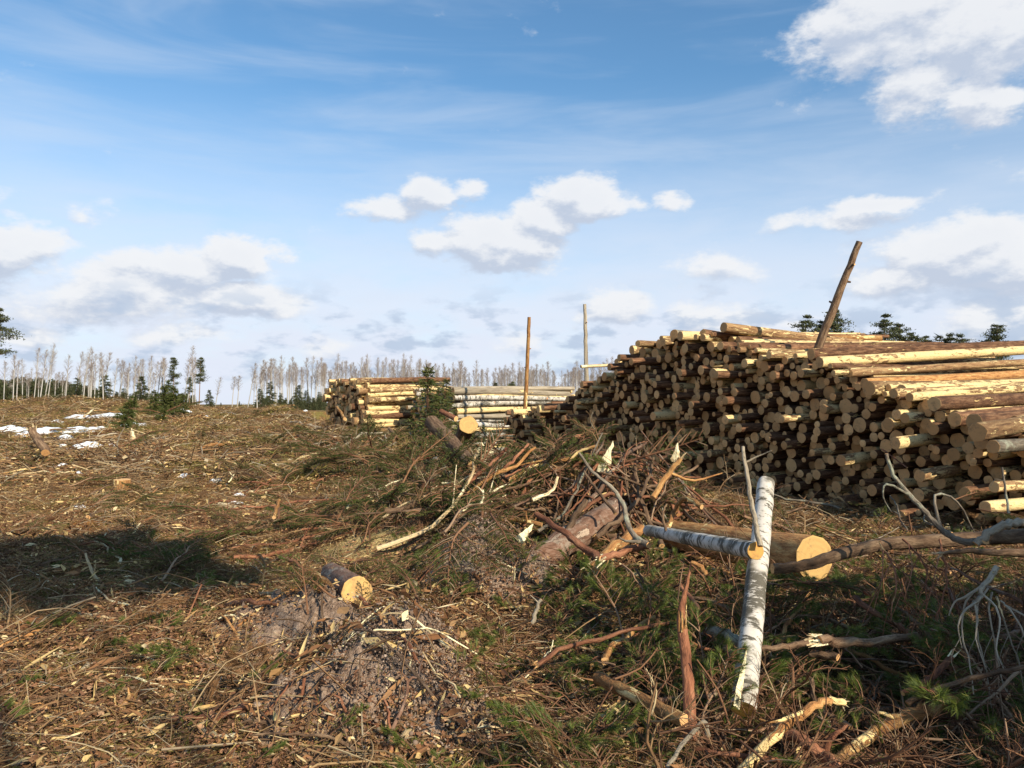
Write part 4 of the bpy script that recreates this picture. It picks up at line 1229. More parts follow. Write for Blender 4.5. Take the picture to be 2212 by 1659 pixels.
def needle_tuft(mb, base, direc, length, nlen, count, wd, mi, cone=0.9, start=0.0):
    """needles standing off a shoot"""
    d = np.array(direc.normalized())
    u_ = np.array(direc.orthogonal().normalized())
    v_ = np.cross(d, u_)
    t_ = rng.uniform(start, 1, count)
    a = rng.random(count) * 6.283
    c = np.array(base)[None, :] + d[None, :] * (t_ * length)[:, None]
    ang = cone * rng.uniform(0.6, 1.15, count)
    rad = np.cos(a)[:, None] * u_ + np.sin(a)[:, None] * v_
    nd = d[None, :] * np.cos(ang)[:, None] + rad * np.sin(ang)[:, None]
    nd[:, 2] -= 0.10
    side = np.cross(nd, rad + 0.01)
    side /= np.linalg.norm(side, axis=1)[:, None] + 1e-6
    L = nlen * rng.uniform(0.7, 1.1, count)[:, None]
    mb.tris(np.stack([c - side * wd / 2, c + side * wd / 2, c + nd * L], 1), mi, np.clip(rng.normal(0.5, 0.22, count), 0, 1))


def conifer_branch(length, pine=True, density=1.0, seed=0):
    """stem mesh builder and needle mesh builder for one branch lying along +x"""
    st, nd = MB(), MB()
    n = 7
    pts = []
    bend = R.uniform(-0.25, 0.25)
    for i in range(n + 1):
        q = i / n
        pts.append(Vector((length * q, bend * length * q * q, 0.10 * length * math.sin(q * 3) * R.uniform(0.3, 1))))
    r0 = length * 0.012 + 0.003
    tube(st, pts, [r0, r0 * 0.3], 5, 10, 0, 0, 0.08)
    k = int((9 if pine else 18) * density)
    for i in range(k):
        q = 0.22 + 0.76 * (i + R.random() * 0.6) / k
        j = min(int(q * n), n - 1)
        b = pts[j].lerp(pts[j + 1], q * n - j)
        sgn = 1 if i % 2 else -1
        ang = R.uniform(0.5, 1.0) * sgn
        l = length * (0.50 if pine else 0.42) * (1.08 - q) * R.uniform(0.7, 1.15) + 0.05
        d = Vector((math.cos(ang), math.sin(ang), R.uniform(-0.15, 0.30) if pine else R.uniform(-0.22, 0.05)))
        e = b + d.normalized() * l
        tube(st, [b, b.lerp(e, 0.5) + Vector((0, 0, 0.02)), e], [r0 * 0.45, r0 * 0.2], 3, 3, 0, 0, 0.0, ends=(False, False))
        if pine:
            needle_tuft(nd, b.lerp(e, 0.45), e - b, l * 0.55, 0.060, int(34 + 120 * l), 0.0030, 0, 0.75)
            for _ in range(2):
                s_ = b.lerp(e, R.uniform(0.3, 0.8))
                dd = Vector((math.cos(ang + R.uniform(-0.8, 0.8)), math.sin(ang + R.uniform(-0.8, 0.8)), R.uniform(0, 0.5)))
                needle_tuft(nd, s_, dd, l * 0.35, 0.055, 30, 0.0030, 0, 0.7)
        else:
            needle_tuft(nd, b, e - b, l, 0.019, int(160 * l) + 20, 0.0032, 0, 1.05)
            for m_ in range(5):
                s_ = b.lerp(e, 0.2 + 0.15 * m_)
                a2 = ang + (0.75 if m_ % 2 else -0.75)
                dd = Vector((math.cos(a2), math.sin(a2), R.uniform(-0.15, 0.05)))
                needle_tuft(nd, s_, dd, l * 0.4 * (1 - 0.1 * m_), 0.018, int(62 * l) + 14, 0.0032, 0, 1.05)
    needle_tuft(nd, pts[-2], pts[-1] - pts[-2], (pts[-1] - pts[-2]).length * 1.1, 0.055 if pine else 0.019, 60, 0.003, 0, 0.8)
    return st, nd


def combine(dst, src, mi_shift):
    base = dst.n
    dst.v += src.v
    dst.lc += src.lc
    dst.pc += src.pc
    dst.f += [tuple(i + base for i in q) for q in src.f]
    dst.fm += [m_ + mi_shift for m_ in src.fm]
    dst.n += src.n


def dead_brush(length, seed, mi=0):
    """a bare, finely forked branch"""
    mb = MB()

    def grow(p, d, l, r, depth):
        b = d.orthogonal().normalized() * R.uniform(-0.2, 0.2) * l
        e = p + d * l
        m_ = p.lerp(e, 0.5) + b
        tube(mb, [p, m_, e], [r, r * 0.55], 4 if depth < 2 else 3, 4, 0, 0, 0.05, ends=(False, False))
        if depth < 3:
            for i in range(R.randint(3, 5) if depth < 2 else 2):
                q = R.uniform(0.2, 0.95)
                s = p.lerp(m_, q * 2) if q < 0.5 else m_.lerp(e, q * 2 - 1)
                nd = (d + Vector((R.gauss(0, 1), R.gauss(0, 1), R.gauss(0.1, 0.7))) * 0.62).normalized()
                grow(s, nd, l * R.uniform(0.4, 0.65), r * 0.5, depth + 1)
    grow(Vector((0, 0, 0)), Vector((1, 0, 0.12)).normalized(), length * 0.6, length * 0.011 + 0.002, 0)
    return mb


def coll(name, meshes):
    c = bpy.data.collections.new(name)
    for i, me in enumerate(meshes):
        c.objects.link(bpy.data.objects.new('%s_%02d' % (name, i), me))
    return c


def scatter(name, col, n_types, P, Rot, S, label, kind='stuff', idx=None):
    """one object whose points carry loose pieces"""
    me = bpy.data.meshes.new(name)
    k = len(P)
    me.vertices.add(k)
    me.vertices.foreach_set('co', np.asarray(P, np.float32).ravel())
    a = me.attributes.new('rot', 'FLOAT_VECTOR', 'POINT')
    a.data.foreach_set('vector', np.asarray(Rot, np.float32).ravel())
    a = me.attributes.new('scl', 'FLOAT', 'POINT')
    a.data.foreach_set('value', np.asarray(S, np.float32))
    a = me.attributes.new('idx', 'INT', 'POINT')
    a.data.foreach_set('value', (rng.integers(0, n_types, k) if idx is None else idx).astype(np.int32))
    o = link(name, me)
    ng = bpy.data.node_groups.new(name, 'GeometryNodeTree')
    ng.interface.new_socket('Geometry', in_out='INPUT', socket_type='NodeSocketGeometry')
    ng.interface.new_socket('Geometry', in_out='OUTPUT', socket_type='NodeSocketGeometry')
    N, Lk = ng.nodes, ng.links
    gi, go = N.new('NodeGroupInput'), N.new('NodeGroupOutput')
    ci = N.new('GeometryNodeCollectionInfo')
    ci.inputs['Collection'].default_value = col
    ci.inputs['Separate Children'].default_value = True
    ci.inputs['Reset Children'].default_value = True
    ip = N.new('GeometryNodeInstanceOnPoints')
    ip.inputs['Pick Instance'].default_value = True

    def named(nm, typ):
        q = N.new('GeometryNodeInputNamedAttribute')
        q.data_type = typ
        q.inputs['Name'].default_value = nm
        return q.outputs[0]
    Lk.new(gi.outputs[0], ip.inputs['Points'])
    Lk.new(ci.outputs[0], ip.inputs['Instance'])
    Lk.new(named('idx', 'INT'), ip.inputs['Instance Index'])
    e2r = N.new('FunctionNodeEulerToRotation')
    Lk.new(named('rot', 'FLOAT_VECTOR'), e2r.inputs[0])
    Lk.new(e2r.outputs[0], ip.inputs['Rotation'])
    Lk.new(named('scl', 'FLOAT'), ip.inputs['Scale'])
    Lk.new(ip.outputs[0], go.inputs[0])
    md = o.modifiers.new('scatter', 'NODES')
    md.node_group = ng
    tag(o, label, None, None, kind)
    return o


def ground_rot(x, y, yaw, extra=0.0):
    """euler angles lying a piece on the slope"""
    e = 0.18
    zx = (H(x + e, y) - H(x - e, y)) / (2 * e)
    zy = (H(x, y + e) - H(x, y - e)) / (2 * e)
    rx = np.arctan(zy)
    ry = -np.arctan(zx)
    # small-angle composition: tilt first, yaw applied about local z
    cz, sz = np.cos(yaw), np.sin(yaw)
    lrx = rx * cz - (-ry) * (-sz) * -1
    lrx = rx * cz + ry * sz
    lry = -rx * sz + ry * cz
    return np.stack([lrx + rng.normal(0, extra, len(x)) if extra else lrx, lry + (rng.normal(0, extra, len(x)) if extra else 0), yaw], -1)


def sample(n, d0, d1, power=1.0, half=36):
    """points spread over the wedge of ground between two distances"""
    q = rng.random(n)
    if power == 0:
        d = d0 * (d1 / d0) ** q
    else:
        d = (d0 ** power + (d1 ** power - d0 ** power) * q) ** (1 / power)
    a = np.radians(rng.uniform(-half, half, n))
    return d * np.tan(a) * 0.98, d


def pxof(x, y):
    return CX + x / y * FPX


def pile_mask(x, y):
    side = (x - PA[0]) * PL[0] + (y - PA[1]) * PL[1]
    return side > 0.25


def keep(x, y, m_):
    return x[m_], y[m_]


def sow(name, col, k, n, d0, d1, s0, s1, label, power=1.0, fn=None, lift=0.0, extra=0.1, half=36, rise=0.0):
    x, y = sample(n, d0, d1, power, half)
    m_ = ~pile_mask(x, y)
    if fn is not None:
        m_ &= rng.random(n) < fn(x, y)
    x, y = keep(x, y, m_)
    z = H(x, y) + lift + rise * rng.random(len(x)) ** 1.5
    yaw = rng.random(len(x)) * 6.283
    rot = ground_rot(x, y, yaw, extra)
    return scatter(name, col, k, np.stack([x, y, z], -1), rot, rng.uniform(s0, s1, len(x)), label)


def tp(fn, mats, k=5, sm=False):
    out = []
    for _ in range(k):
        mb = MB()
        fn(mb)
        out.append(mb.mesh('loose', mats, sm))
    return out


heapness = lambda x, y: np.clip(gsum(x, y, HEAPS, False), 0, 1)
soilness = lambda x, y: np.clip(gsum(x, y, SOIL, False) + 0.75 * gsum(x, y, YELLOW, False), 0, 1)
green_zone = lambda x, y: np.clip(0.15 + 0.85 * smooth(vnoise(x * 0.5, y * 0.5, 77) + vnoise(x * 1.3, y * 1.3, 78) * 0.6, -0.05, 0.35), 0, 1)

c_twig = coll('twig_source', tp(lambda mb: loose_twigs(mb, 26, 0.30, 0.06, 0.34, 0.0035), ['twigs'], 6))
c_twigL = coll('long_twig_source', tp(lambda mb: loose_twigs(mb, 9, 0.35, 0.25, 0.8, 0.006, lift=0.08), ['twigs'], 6, True))
c_redt = coll('red_twig_source', tp(lambda mb: loose_twigs(mb, 20, 0.30, 0.12, 0.5, 0.0035, lift=0.12), ['redtwigs'], 5))
c_chip = coll('chip_source', tp(lambda mb: (flakes(mb, 90, 0.28, 0.006, 0.024), flakes(mb, 9, 0.28, 0.03, 0.085, asp=5.0, lift=0.05))[0], ['chips'], 6))
c_leaf = coll('leaf_source', tp(lambda mb: flakes(mb, 130, 0.28, 0.006, 0.022, asp=1.6, lift=0.03), ['leaves'], 6))
c_straw = coll('straw_source', tp(lambda mb: blades(mb, 240, 0.30, 0.05, 0.16, 0.004, up=0.25, lift=0.03), ['straw'], 6))
c_litter = coll('needle_litter_source', tp(lambda mb: blades(mb, 260, 0.30, 0.03, 0.09, 0.003, up=0.2, lift=0.02), ['deadneedles'], 5))
c_ftwig = coll('far_twig_source', tp(lambda mb: (loose_twigs(mb, 26, 0.7, 0.2, 0.9, 0.011, lift=0.07), flakes(mb, 60, 0.7, 0.02, 0.07), None)[-1], ['twigs'], 6))
c_fchip = coll('far_chip_source', tp(lambda mb: flakes(mb, 70, 0.7, 0.02, 0.09, asp=2.6, lift=0.06), ['chips'], 5))
c_fstraw = coll('far_straw_source', tp(lambda mb: blades(mb, 260, 0.7, 0.08, 0.30, 0.012, up=0.3, lift=0.06), ['straw'], 5))
brush_meshes = []
for i in range(8):
    brush_meshes.append(dead_brush(R.uniform(0.8, 1.3), i).mesh('bare_brush', ['twigs' if i % 3 else 'redtwigs'], True))
c_brush = coll('brush_source', brush_meshes)
c_rbrush = coll('red_brush_source', [dead_brush(R.uniform(0.8, 1.3), i).mesh('bare_brush', ['redtwigs'], True) for i in range(8)])
PB = [conifer_branch(0.55, True, 1.0, i) for i in range(5)]
SB = [conifer_branch(0.75, False, 1.0, i) for i in range(5)]


def whole(pair, mats):
    mb = MB()
    combine(mb, pair[0], 0)
    combine(mb, pair[1], 1)
    return mb.mesh('needled_sprig', mats, False)


PBIG = [conifer_branch(0.62, True, 1.7, 40 + i) for i in range(3)]
c_pine = coll('pine_sprig_source', [whole(p, ['redtwigs', 'needles']) for p in PB])
c_spruce = coll('spruce_sprig_source', [whole(p, ['redtwigs', 'spruce']) for p in SB])
c_dead = coll('dead_sprig_source', [whole(p, ['twigs', 'deadneedles']) for p in PB[:3] + SB[:2]])

SNOW = [(15, 929, 50, 18, 'thick snow remnant touching the left edge'), (45, 940, 26, 9, 'small snow tongue beside the left edge remnant'), (92, 932, 54, 9, 'long thin snow strip right of the leaning trunk piece'),
           (172, 932, 60, 20, 'largest lumpy snow patch in the left clearing'), (141, 945, 30, 10, 'snow spill below the largest patch'), (196, 931, 36, 12, 'snow lobe right of the largest patch'),
           (238, 899, 62, 11, 'broad bright snow strip below the crest'), (168, 902, 40, 6, 'narrow snow streak left of the bright strip'), (124, 910, 18, 6, 'tiny snow dab far back on the left'),
           (134, 914, 16, 5, 'tiny snow dab next to another on the left'), (189, 912, 15, 9, 'round snow lump above the largest patch'), (284, 918, 40, 14, 'snow patch beside the leaning dark sapling'),
           (342, 900, 34, 11, 'snow under the sapling clump'), (388, 886, 30, 5, 'thin snow line behind the saplings'), (404, 892, 24, 5, 'snow line right of the saplings'),
           (396, 1028, 30, 16, 'single white patch in the middle of the clearing'), (8, 1029, 26, 16, 'snow patch lower at the left edge'), (166, 1020, 18, 9, 'dull snow rest in the brown debris'),
           (131, 1004, 22, 8, 'grey snow rest left in the brown debris'), (188, 964, 44, 7, 'faint snow film below the largest patch'), (134, 962, 18, 5, 'faint snow crumb on the left'),
           (242, 961, 20, 6, 'faint snow crumb before the sawdust'), (510, 1084, 26, 9, 'snow crumb by the cream board'), (516, 1066, 20, 5, 'snow crumb behind the cream board'),
           (462, 1040, 30, 6, 'dirty snow film in the mid clearing'), (176, 1096, 26, 6, 'thin snow rest on reddish litter'), (4, 1142, 12, 12, 'small snow lump at the left edge, lower down'),
           (660, 887, 10, 3, 'far snow dot on the rise'), (447, 899, 10, 4, 'snow dot right of the saplings'), (220, 925, 20, 9, 'snow piece right of the snow lobe')]


def snow_dims(px, py, wpx, hpx):
    p = G(px, py, 0.02)
    d = p.y
    W = wpx / FPX * d / 2
    Lg = min(max(hpx / FPX * d * d / max(EYE.z - p.z, 0.35) / 2, W * 0.3), W * (2.2 if wpx > 35 else 0.9))
    return p, W, Lg


SN = [snow_dims(*q[:4]) for q in SNOW]


def notsnow(x, y):
    m_ = np.ones_like(x)
    for p, W, Lg in SN:
        m_ *= 1 - 0.93 * ((((x - p.x) / (W + 0.5)) ** 2 + ((y - p.y + 0.6) / (Lg + 0.8)) ** 2) < 1)
    return m_


rightness = lambda x, y: smooth(pxof(x, y), 950, 1250)
painted_shade = lambda x, y: np.clip(gsum(x, y, PAINTED_SHADE, False), 0, 1)
notsoil = lambda x, y: (1 - 0.96 * soilness(x, y)) * (1 - 0.65 * painted_shade(x, y)) * (1 - 0.9 * (np.hypot(x + 1.25, y - 5.9) < 0.42))
notsoil2 = lambda x, y: 1 - 0.9 * soilness(x, y)
sow('twig_litter', c_twig, 6, 1700, 2.9, 17, 0.7, 1.2, 'fine broken twigs littering the near ground', 1.1, notsoil, 0.0, 0.16)
sow('stick_litter', c_twigL, 6, 420, 2.9, 20, 0.6, 1.1, 'longer loose sticks scattered over the ground', 1.1, lambda x, y: notsoil(x, y) * 0.8, 0.0, 0.12)
sow('wood_chip_litter', c_chip, 6, 3300, 2.9, 17, 0.7, 1.3, 'pale wood chips and bark bits on the ground', 1.1, notsoil, 0.005, 0.05)
sow('leaf_litter', c_leaf, 6, 3400, 2.9, 12, 0.7, 1.2, 'reddish brown leaf and bark flake litter', 1.0, lambda x, y: notsoil(x, y) * (1 - 0.75 * rightness(x, y)), 0.004, 0.05)
sow('dry_grass_litter', c_straw, 6, 2900, 3.0, 18, 0.7, 1.2, 'olive dry grass and moss between the debris', 1.1, lambda x, y: notsoil(x, y) * green_zone(x, y), 0.0, 0.08)
sow('fallen_needle_litter', c_litter, 5, 3000, 2.9, 15, 0.7, 1.2, 'brown fallen needles on the ground', 1.1, lambda x, y: notsoil(x, y), 0.0, 0.05)
sow('far_debris', c_ftwig, 6, 2600, 15, 62, 0.7, 1.3, 'logging debris covering the far clearing', 1.2, notsnow, 0.0, 0.12)
sow('far_wood_chips', c_fchip, 5, 5200, 15, 60, 0.6, 1.2, 'light wood scraps in the far clearing', 1.1, notsnow, 0.01, 0.08)
sow('far_dry_grass', c_fstraw, 5, 6500, 15, 64, 0.7, 1.3, 'dry grass and moss of the far clearing', 1.2, lambda x, y: green_zone(x, y) * notsnow(x, y), 0.0, 0.08)
sow('brush_heap', c_brush, 8, 3000, 4.2, 30, 0.4, 0.95, 'tangle of bare branches in the slash heaps', 0.9, lambda x, y: heapness(x, y) ** 1.2, 0.04, 0.45)
sow('loose_brush', c_brush, 8, 420, 3.2, 50, 0.35, 0.9, 'single bare branches strewn over the clearing', 0.8, lambda x, y: notsnow(x, y) * notsoil(x, y) * (0.35 + 0.65 * rightness(x, y)), 0.01, 0.22)
sow('near_right_brush', c_brush, 8, 120, 3.4, 6.6, 0.4, 0.8, 'bare fine branches of the right foreground tangle', 1.0, lambda x, y: smooth(pxof(x, y), 1250, 1500), 0.06, 0.45)
sow('red_twig_tangle', c_redt, 5, 650, 3.2, 9, 0.7, 1.3, 'reddish thin twigs matted in the right foreground', 1.0, lambda x, y: (1 - 0.7 * painted_shade(x, y)) * rightness(x, y) * notsoil(x, y), 0.03, 0.3)
sow('pine_sprigs', c_pine, 5, 2000, 3.1, 10, 0.4, 0.85, 'green pine sprigs mixed in the slash', 1.0, lambda x, y: notsoil(x, y) * (0.22 + 0.78 * smooth(pxof(x, y), 800, 1250)) * (0.3 + 0.7 * green_zone(x, y)), 0.02, 0.30)
sow('spruce_sprigs', c_spruce, 5, 3600, 7.5, 50, 0.5, 1.2, 'dark green spruce sprigs over heap and clearing', 0.75, lambda x, y: notsnow(x, y) * np.clip(0.10 + 1.1 * heapness(x, y) + 0.35 * green_zone(x, y), 0, 1) * (1 - 0.6 * smooth(pxof(x, y), 1250, 1400)), 0.03, 0.28)
sow('near_spruce_sprigs', c_spruce, 5, 420, 3.3, 8.5, 0.35, 0.8, 'spruce sprigs under the right foreground brush', 1.0, lambda x, y: 0.12 + 0.88 * smooth(pxof(x, y), 1300, 1550), 0.03, 0.3)
sow('brown_sprigs', c_dead, 5, 700, 3.3, 16, 0.4, 0.9, 'brown dead sprigs in the slash', 1.0, lambda x, y: (1 - 0.7 * painted_shade(x, y)) * notsoil(x, y) * (0.25 + 0.75 * rightness(x, y)), 0.02, 0.3)

c_slab = coll('bark_slab_source', tp(lambda mb: (flakes(mb, 5, 0.30, 0.025, 0.06, asp=2.2, lift=0.04), flakes(mb, 4, 0.3, 0.05, 0.13, asp=7.0, lift=0.05))[0], ['chips'], 8))
sow('bark_slabs_and_splinters', c_slab, 8, 1500, 2.9, 16, 0.6, 1.4, 'larger bark slabs and splinters on the litter', 1.0, lambda x, y: np.clip(0.15 + 2.2 * vnoise(x * 1.2, y * 1.2, 55), 0, 1), 0.01, 0.25)
sow('raised_pine_boughs', c_pine, 5, 620, 3.4, 7.2, 0.5, 0.95, 'green pine boughs heaped in the right foreground', 1.0, lambda x, y: smooth(pxof(x, y), 1230, 1450) * (0.10 + 0.7 * smooth(y, 4.0, 4.9)), 0.02, 0.5, rise=0.36)
sow('raised_spruce_boughs', c_spruce, 5, 420, 3.4, 7.2, 0.4, 0.8, 'dark spruce boughs heaped in the right foreground', 1.0, lambda x, y: smooth(pxof(x, y), 1500, 1700) * (0.10 + 0.7 * smooth(y, 4.0, 4.9)), 0.02, 0.5, rise=0.36)
sow('raised_bare_twigs', c_rbrush, 8, 900, 3.4, 7.2, 0.35, 0.75, 'bare reddish twigs standing out of the right foreground', 1.0, lambda x, y: smooth(pxof(x, y), 1300, 1550), 0.02, 0.7, rise=0.35)
sow('heap_spruce_boughs', c_spruce, 5, 2100, 8.0, 24, 0.8, 1.5, 'dark spruce boughs piled in the slash heap', 1.0, lambda x, y: heapness(x, y) ** 1.3 * (1 - 0.7 * smooth(pxof(x, y), 1150, 1300)), 0.02, 0.35, rise=0.25)


# clods on the bare soil mounds
def clods(mb, n=1):
    me_v = []
    ico = [(0, 0, 1), (0.9, 0, 0.3), (0.28, 0.85, 0.3), (-0.72, 0.52, 0.3), (-0.72, -0.52, 0.3), (0.28, -0.85, 0.3), (0.6, 0.5, -0.5), (-0.5, 0.7, -0.5), (-0.6, -0.6, -0.5), (0.6, -0.6, -0.5)]
    fs = [(0, 1, 2), (0, 2, 3), (0, 3, 4), (0, 4, 5), (0, 5, 1), (1, 6, 2), (2, 6, 7), (2, 7, 3), (3, 7, 8), (3, 8, 4), (4, 8, 5), (5, 8, 9), (5, 9, 1), (1, 9, 6)]
    for _ in range(34):
        c = np.array([R.uniform(-0.16, 0.16), R.uniform(-0.16, 0.16), R.uniform(-0.004, 0.008)])
        s = R.uniform(0.002, 0.006) if R.random() < 0.85 else R.uniform(0.006, 0.011)
        mb.add(np.array(ico) * s * np.array([R.uniform(0.7, 1.3), R.uniform(0.7, 1.3), R.uniform(0.6, 1.1)]) * (1 + rng.uniform(-0.2, 0.2, (10, 1))) + c, fs, 0)


M['clod'] = flat_mat('grey_soil_clods', [(0.0, (0.13, 0.08, 0.055)), (0.5, (0.31, 0.215, 0.155)), (1.0, (0.48, 0.36, 0.27))])
M['yclod'] = flat_mat('yellow_sawdust', [(0.0, (0.50, 0.36, 0.16)), (1.0, (0.72, 0.58, 0.32))])
c_clod = coll('clod_source', tp(clods, ['clod'], 5, True))
sow('soil_clods', c_clod, 5, 3800, 3.7, 9.5, 0.5, 1.5, 'crumbly grey soil clods on the mounds', 1.0, lambda x, y: np.clip(gsum(x, y, SOIL, False), 0, 1) ** 1.5, 0.0, 0.2, half=12)


# ------------------------------------------------------------------ needled branches one can pick out
def needled(kind, k, px, py, sc, yaw, pitch, label, lift=0.05, dist=None, roll=0.0, nm=None):
    st, nd = (PB, SB, PBIG)[kind][k % (5, 5, 3)[kind]]
    key = 'psb'[kind] + str(k % (5, 5, 3)[kind])
    if key not in CACHE:
        CACHE[key] = (st.mesh('stem', ['redtwigs'], True), nd.mesh('needles', [('needles', 'spruce', 'needles')[kind]], False))
    a, b = CACHE[key]
    p = at(px, py, dist) if dist else G(px, py, lift)
    o = link(('pine_branch', 'spruce_branch', 'pine_branch')[kind], None)
    link('stem', a, o)
    o.matrix_world = Matrix.Translation(p) @ Matrix.Rotation(math.radians(yaw), 4, 'Z') @ Matrix.Rotation(math.radians(-pitch), 4, 'Y') @ Matrix.Rotation(math.radians(roll), 4, 'X') @ Matrix.Scale(sc, 4)
    link('needles', b, o)
    tag(o, label, ('pine branch', 'spruce branch', 'pine branch')[kind])
    return o


CACHE = {}
ND = [
    (2, 0, 1500, 1600, 0.9, 40, 42, 'bright green pine bough fanning out at the standing birch log foot', 0.2),
    (2, 1, 1545, 1625, 0.9, 75, 30, 'sunlit pine bough below the birch log, lower half', 0.1),
    (2, 2, 1580, 1640, 0.8, 110, 25, 'green pine tuft touching the bottom of the birch log', 0.1),
    (2, 3, 1440, 1560, 0.8, 100, 30, 'pine tuft left of the red snag foot', 0.08),
    (2, 4, 1380, 1340, 0.85, 60, 35, 'loose pine bough left of the red snag, mid height', 0.15),
    (0, 0, 1330, 1290, 0.8, 120, 40, 'pine twigs near the smooth red-brown limb foot', 0.12),
    (0, 1, 1400, 1240, 0.7, 80, 50, 'upright pine shoot hanging under the level birch log', 0.3),
    (2, 2, 1420, 1450, 0.8, 150, 15, 'dim pine bough in the shadow left of the snag', 0.12),
    (0, 3, 1180, 1390, 0.7, 30, 35, 'bright pine tuft in the centre by the golden stub', 0.05),
    (0, 4, 1120, 1250, 0.75, 60, 45, 'green pine tuft on the sandy mound', 0.05),
    (0, 0, 960, 1330, 0.9, 70, 25, 'olive pine bough right of the half-buried log', 0.08),
    (0, 1, 930, 1270, 0.85, 100, 30, 'pine bough behind the olive one, centre-left', 0.08),
    (0, 2, 960, 1490, 0.6, 40, 35, 'small yellow-green pine tuft beside the grey soil', 0.04),
    (2, 3, 1190, 1640, 0.8, 10, 20, 'pine bough lying along the bottom centre edge', 0.08),
    (2, 4, 1290, 1650, 0.85, 170, 20, 'grassy green pine bough at the bottom centre-right', 0.08),
    (0, 0, 700, 1600, 0.45, 20, 30, 'tiny pine tuft on the lower soil mound', 0.02),
    (0, 1, 160, 1420, 0.6, 10, 15, 'small green pine tuft behind the silvery stick', 0.03),
    (0, 2, 20, 1370, 0.8, 10, 10, 'dark green pine bough at the left edge', 0.04),
    (0, 3, 180, 1530, 0.45, 40, 20, 'small pine sprig in the lower left litter', 0.02),
    (0, 4, 370, 1600, 0.45, 80, 20, 'yellow-green sprig at the bottom left', 0.02),
    (0, 0, 400, 1300, 0.7, 70, 25, 'green pine tuft at the right end of the left shadow', 0.05),
    (0, 1, 350, 1240, 0.9, 30, 15, 'shaded pine bough inside the left shadow', 0.05),
    (2, 2, 2160, 1520, 0.9, 160, 35, 'drooping pine bough at the right edge, lower part', 0.25),
    (2, 3, 2200, 1400, 0.95, 190, 10, 'pine bough hanging in at the right edge, middle', 0.5),
    (0, 4, 2130, 1440, 0.8, 220, -20, 'yellowish pine shoots under the pale forked limb', 0.4),
    (0, 0, 1890, 1560, 0.7, 150, 30, 'green pine tuft above the heavy orange limb', 0.12),
    (0, 1, 1950, 1640, 0.6, 80, 30, 'short pine tuft below the heavy orange limb', 0.1),
    (2, 2, 2080, 1650, 0.8, 60, 35, 'pine bough in the bottom right corner', 0.1),
    (2, 3, 1360, 1030, 0.9, 160, 20, 'dense green pine bough right of the tall splinter', 0.5),
    (2, 0, 1530, 1570, 1.1, 80, 55, 'tallest bright pine bough just left of the birch log bottom', 0.1),
    (2, 1, 1575, 1600, 1.1, 60, 30, 'broad green pine bough at the very foot of the birch log', 0.15),
    (2, 2, 1350, 1390, 1.0, 100, 45, 'yellow-green pine bough in the dark left of the red snag', 0.15),
    (2, 0, 1320, 1470, 1.0, 20, 25, 'pine bough lying over the peeling orange branch', 0.15),
    (2, 1, 2190, 1560, 1.2, 120, 40, 'big pine bough at the lower right edge', 0.2),
    (2, 2, 2140, 1600, 1.1, 200, 30, 'pine bough under the heavy limb at the right edge', 0.2),
    (1, 3, 1725, 1275, 0.8, 200, 5, 'spruce frond lying over the lower half of the huge sawn end', 0.45),
    (1, 4, 1800, 1270, 0.8, 160, 0, 'second spruce frond over the huge sawn end', 0.40),
    (0, 4, 1430, 1005, 0.6, 60, 40, 'small pine tuft under the small yellow splinter', 0.4),
    (1, 0, 1760, 1290, 0.7, 215, -15, 'broad spruce frond lit below the huge trunk end', 0.35),
    (1, 1, 1800, 1250, 0.6, 230, -30, 'spruce frond hanging right of the lit one', 0.4),
    (1, 2, 1880, 1300, 0.7, 200, 0, 'thin spruce frond in the dark right side', 0.3),
    (1, 3, 1700, 1480, 0.7, 60, 15, 'dark spruce branch right of the birch log', 0.15),
    (1, 4, 1930, 1120, 0.8, 150, 20, 'fresh green spruce branch at the pile foot, right', 0.1),
    (1, 0, 2060, 1080, 0.9, 10, 5, 'spruce branch in front of the split bright logs', 0.5),
    (1, 1, 2110, 1100, 0.8, 300, -10, 'drooping spruce branch right of the lichen limb', 0.5),
    (1, 2, 910, 960, 1.7, 60, 25, 'large dark spruce bough at the slanting trunk', 0.3),
    (1, 3, 880, 1000, 1.8, 20, 10, 'big spruce bough in the left half of the heap', 0.2),
    (1, 4, 820, 1010, 1.7, 160, 10, 'green spruce bough spreading left on the heap', 0.2),
    (1, 0, 760, 990, 1.6, 200, 8, 'olive spruce bough at the heap left foot', 0.1),
    (1, 1, 650, 1000, 1.6, 10, 8, 'bright green spruce bough in the mid clearing', 0.1),
    (1, 2, 700, 975, 1.6, 170, 8, 'spruce bough behind the bright green one', 0.1),
    (1, 3, 960, 1150, 1.1, 60, 20, 'spruce bough drooping over the longest stem', 0.3),
    (1, 4, 1010, 1130, 1.2, 250, -25, 'dark spruce bough in the heap centre', 0.5),
    (1, 0, 1060, 1110, 1.0, 280, -20, 'spruce bough left of the knobby orange stick', 0.5),
    (1, 1, 990, 1180, 1.0, 300, -10, 'spruce bough above the sandy mound', 0.3),
    (1, 2, 460, 1110, 1.3, 170, 5, 'flat dark spruce bough lying in the left clearing', 0.05),
    (1, 3, 150, 1050, 1.3, 40, 8, 'olive spruce bough near the left snow remnants', 0.08),
    (1, 4, 380, 905, 3.0, 200, 10, 'bright green spruce bough under the sapling clump', 0.1),
    (1, 0, 330, 905, 3.2, 20, 20, 'dark spruce bough left under the sapling clump', 0.2),
    (1, 1, 240, 975, 2.0, 30, 20, 'small dark spruce top in the left clearing', 0.1),
    (1, 2, 740, 1280, 0.8, 30, 20, 'dark spruce sprig beside the half-buried log', 0.05),
    (1, 3, 720, 1290, 0.8, 150, 15, 'spruce sprig shading the half-buried log', 0.05),
    (1, 4, 600, 1130, 1.3, 100, 5, 'spruce bough lying by the propped stick', 0.05),
]
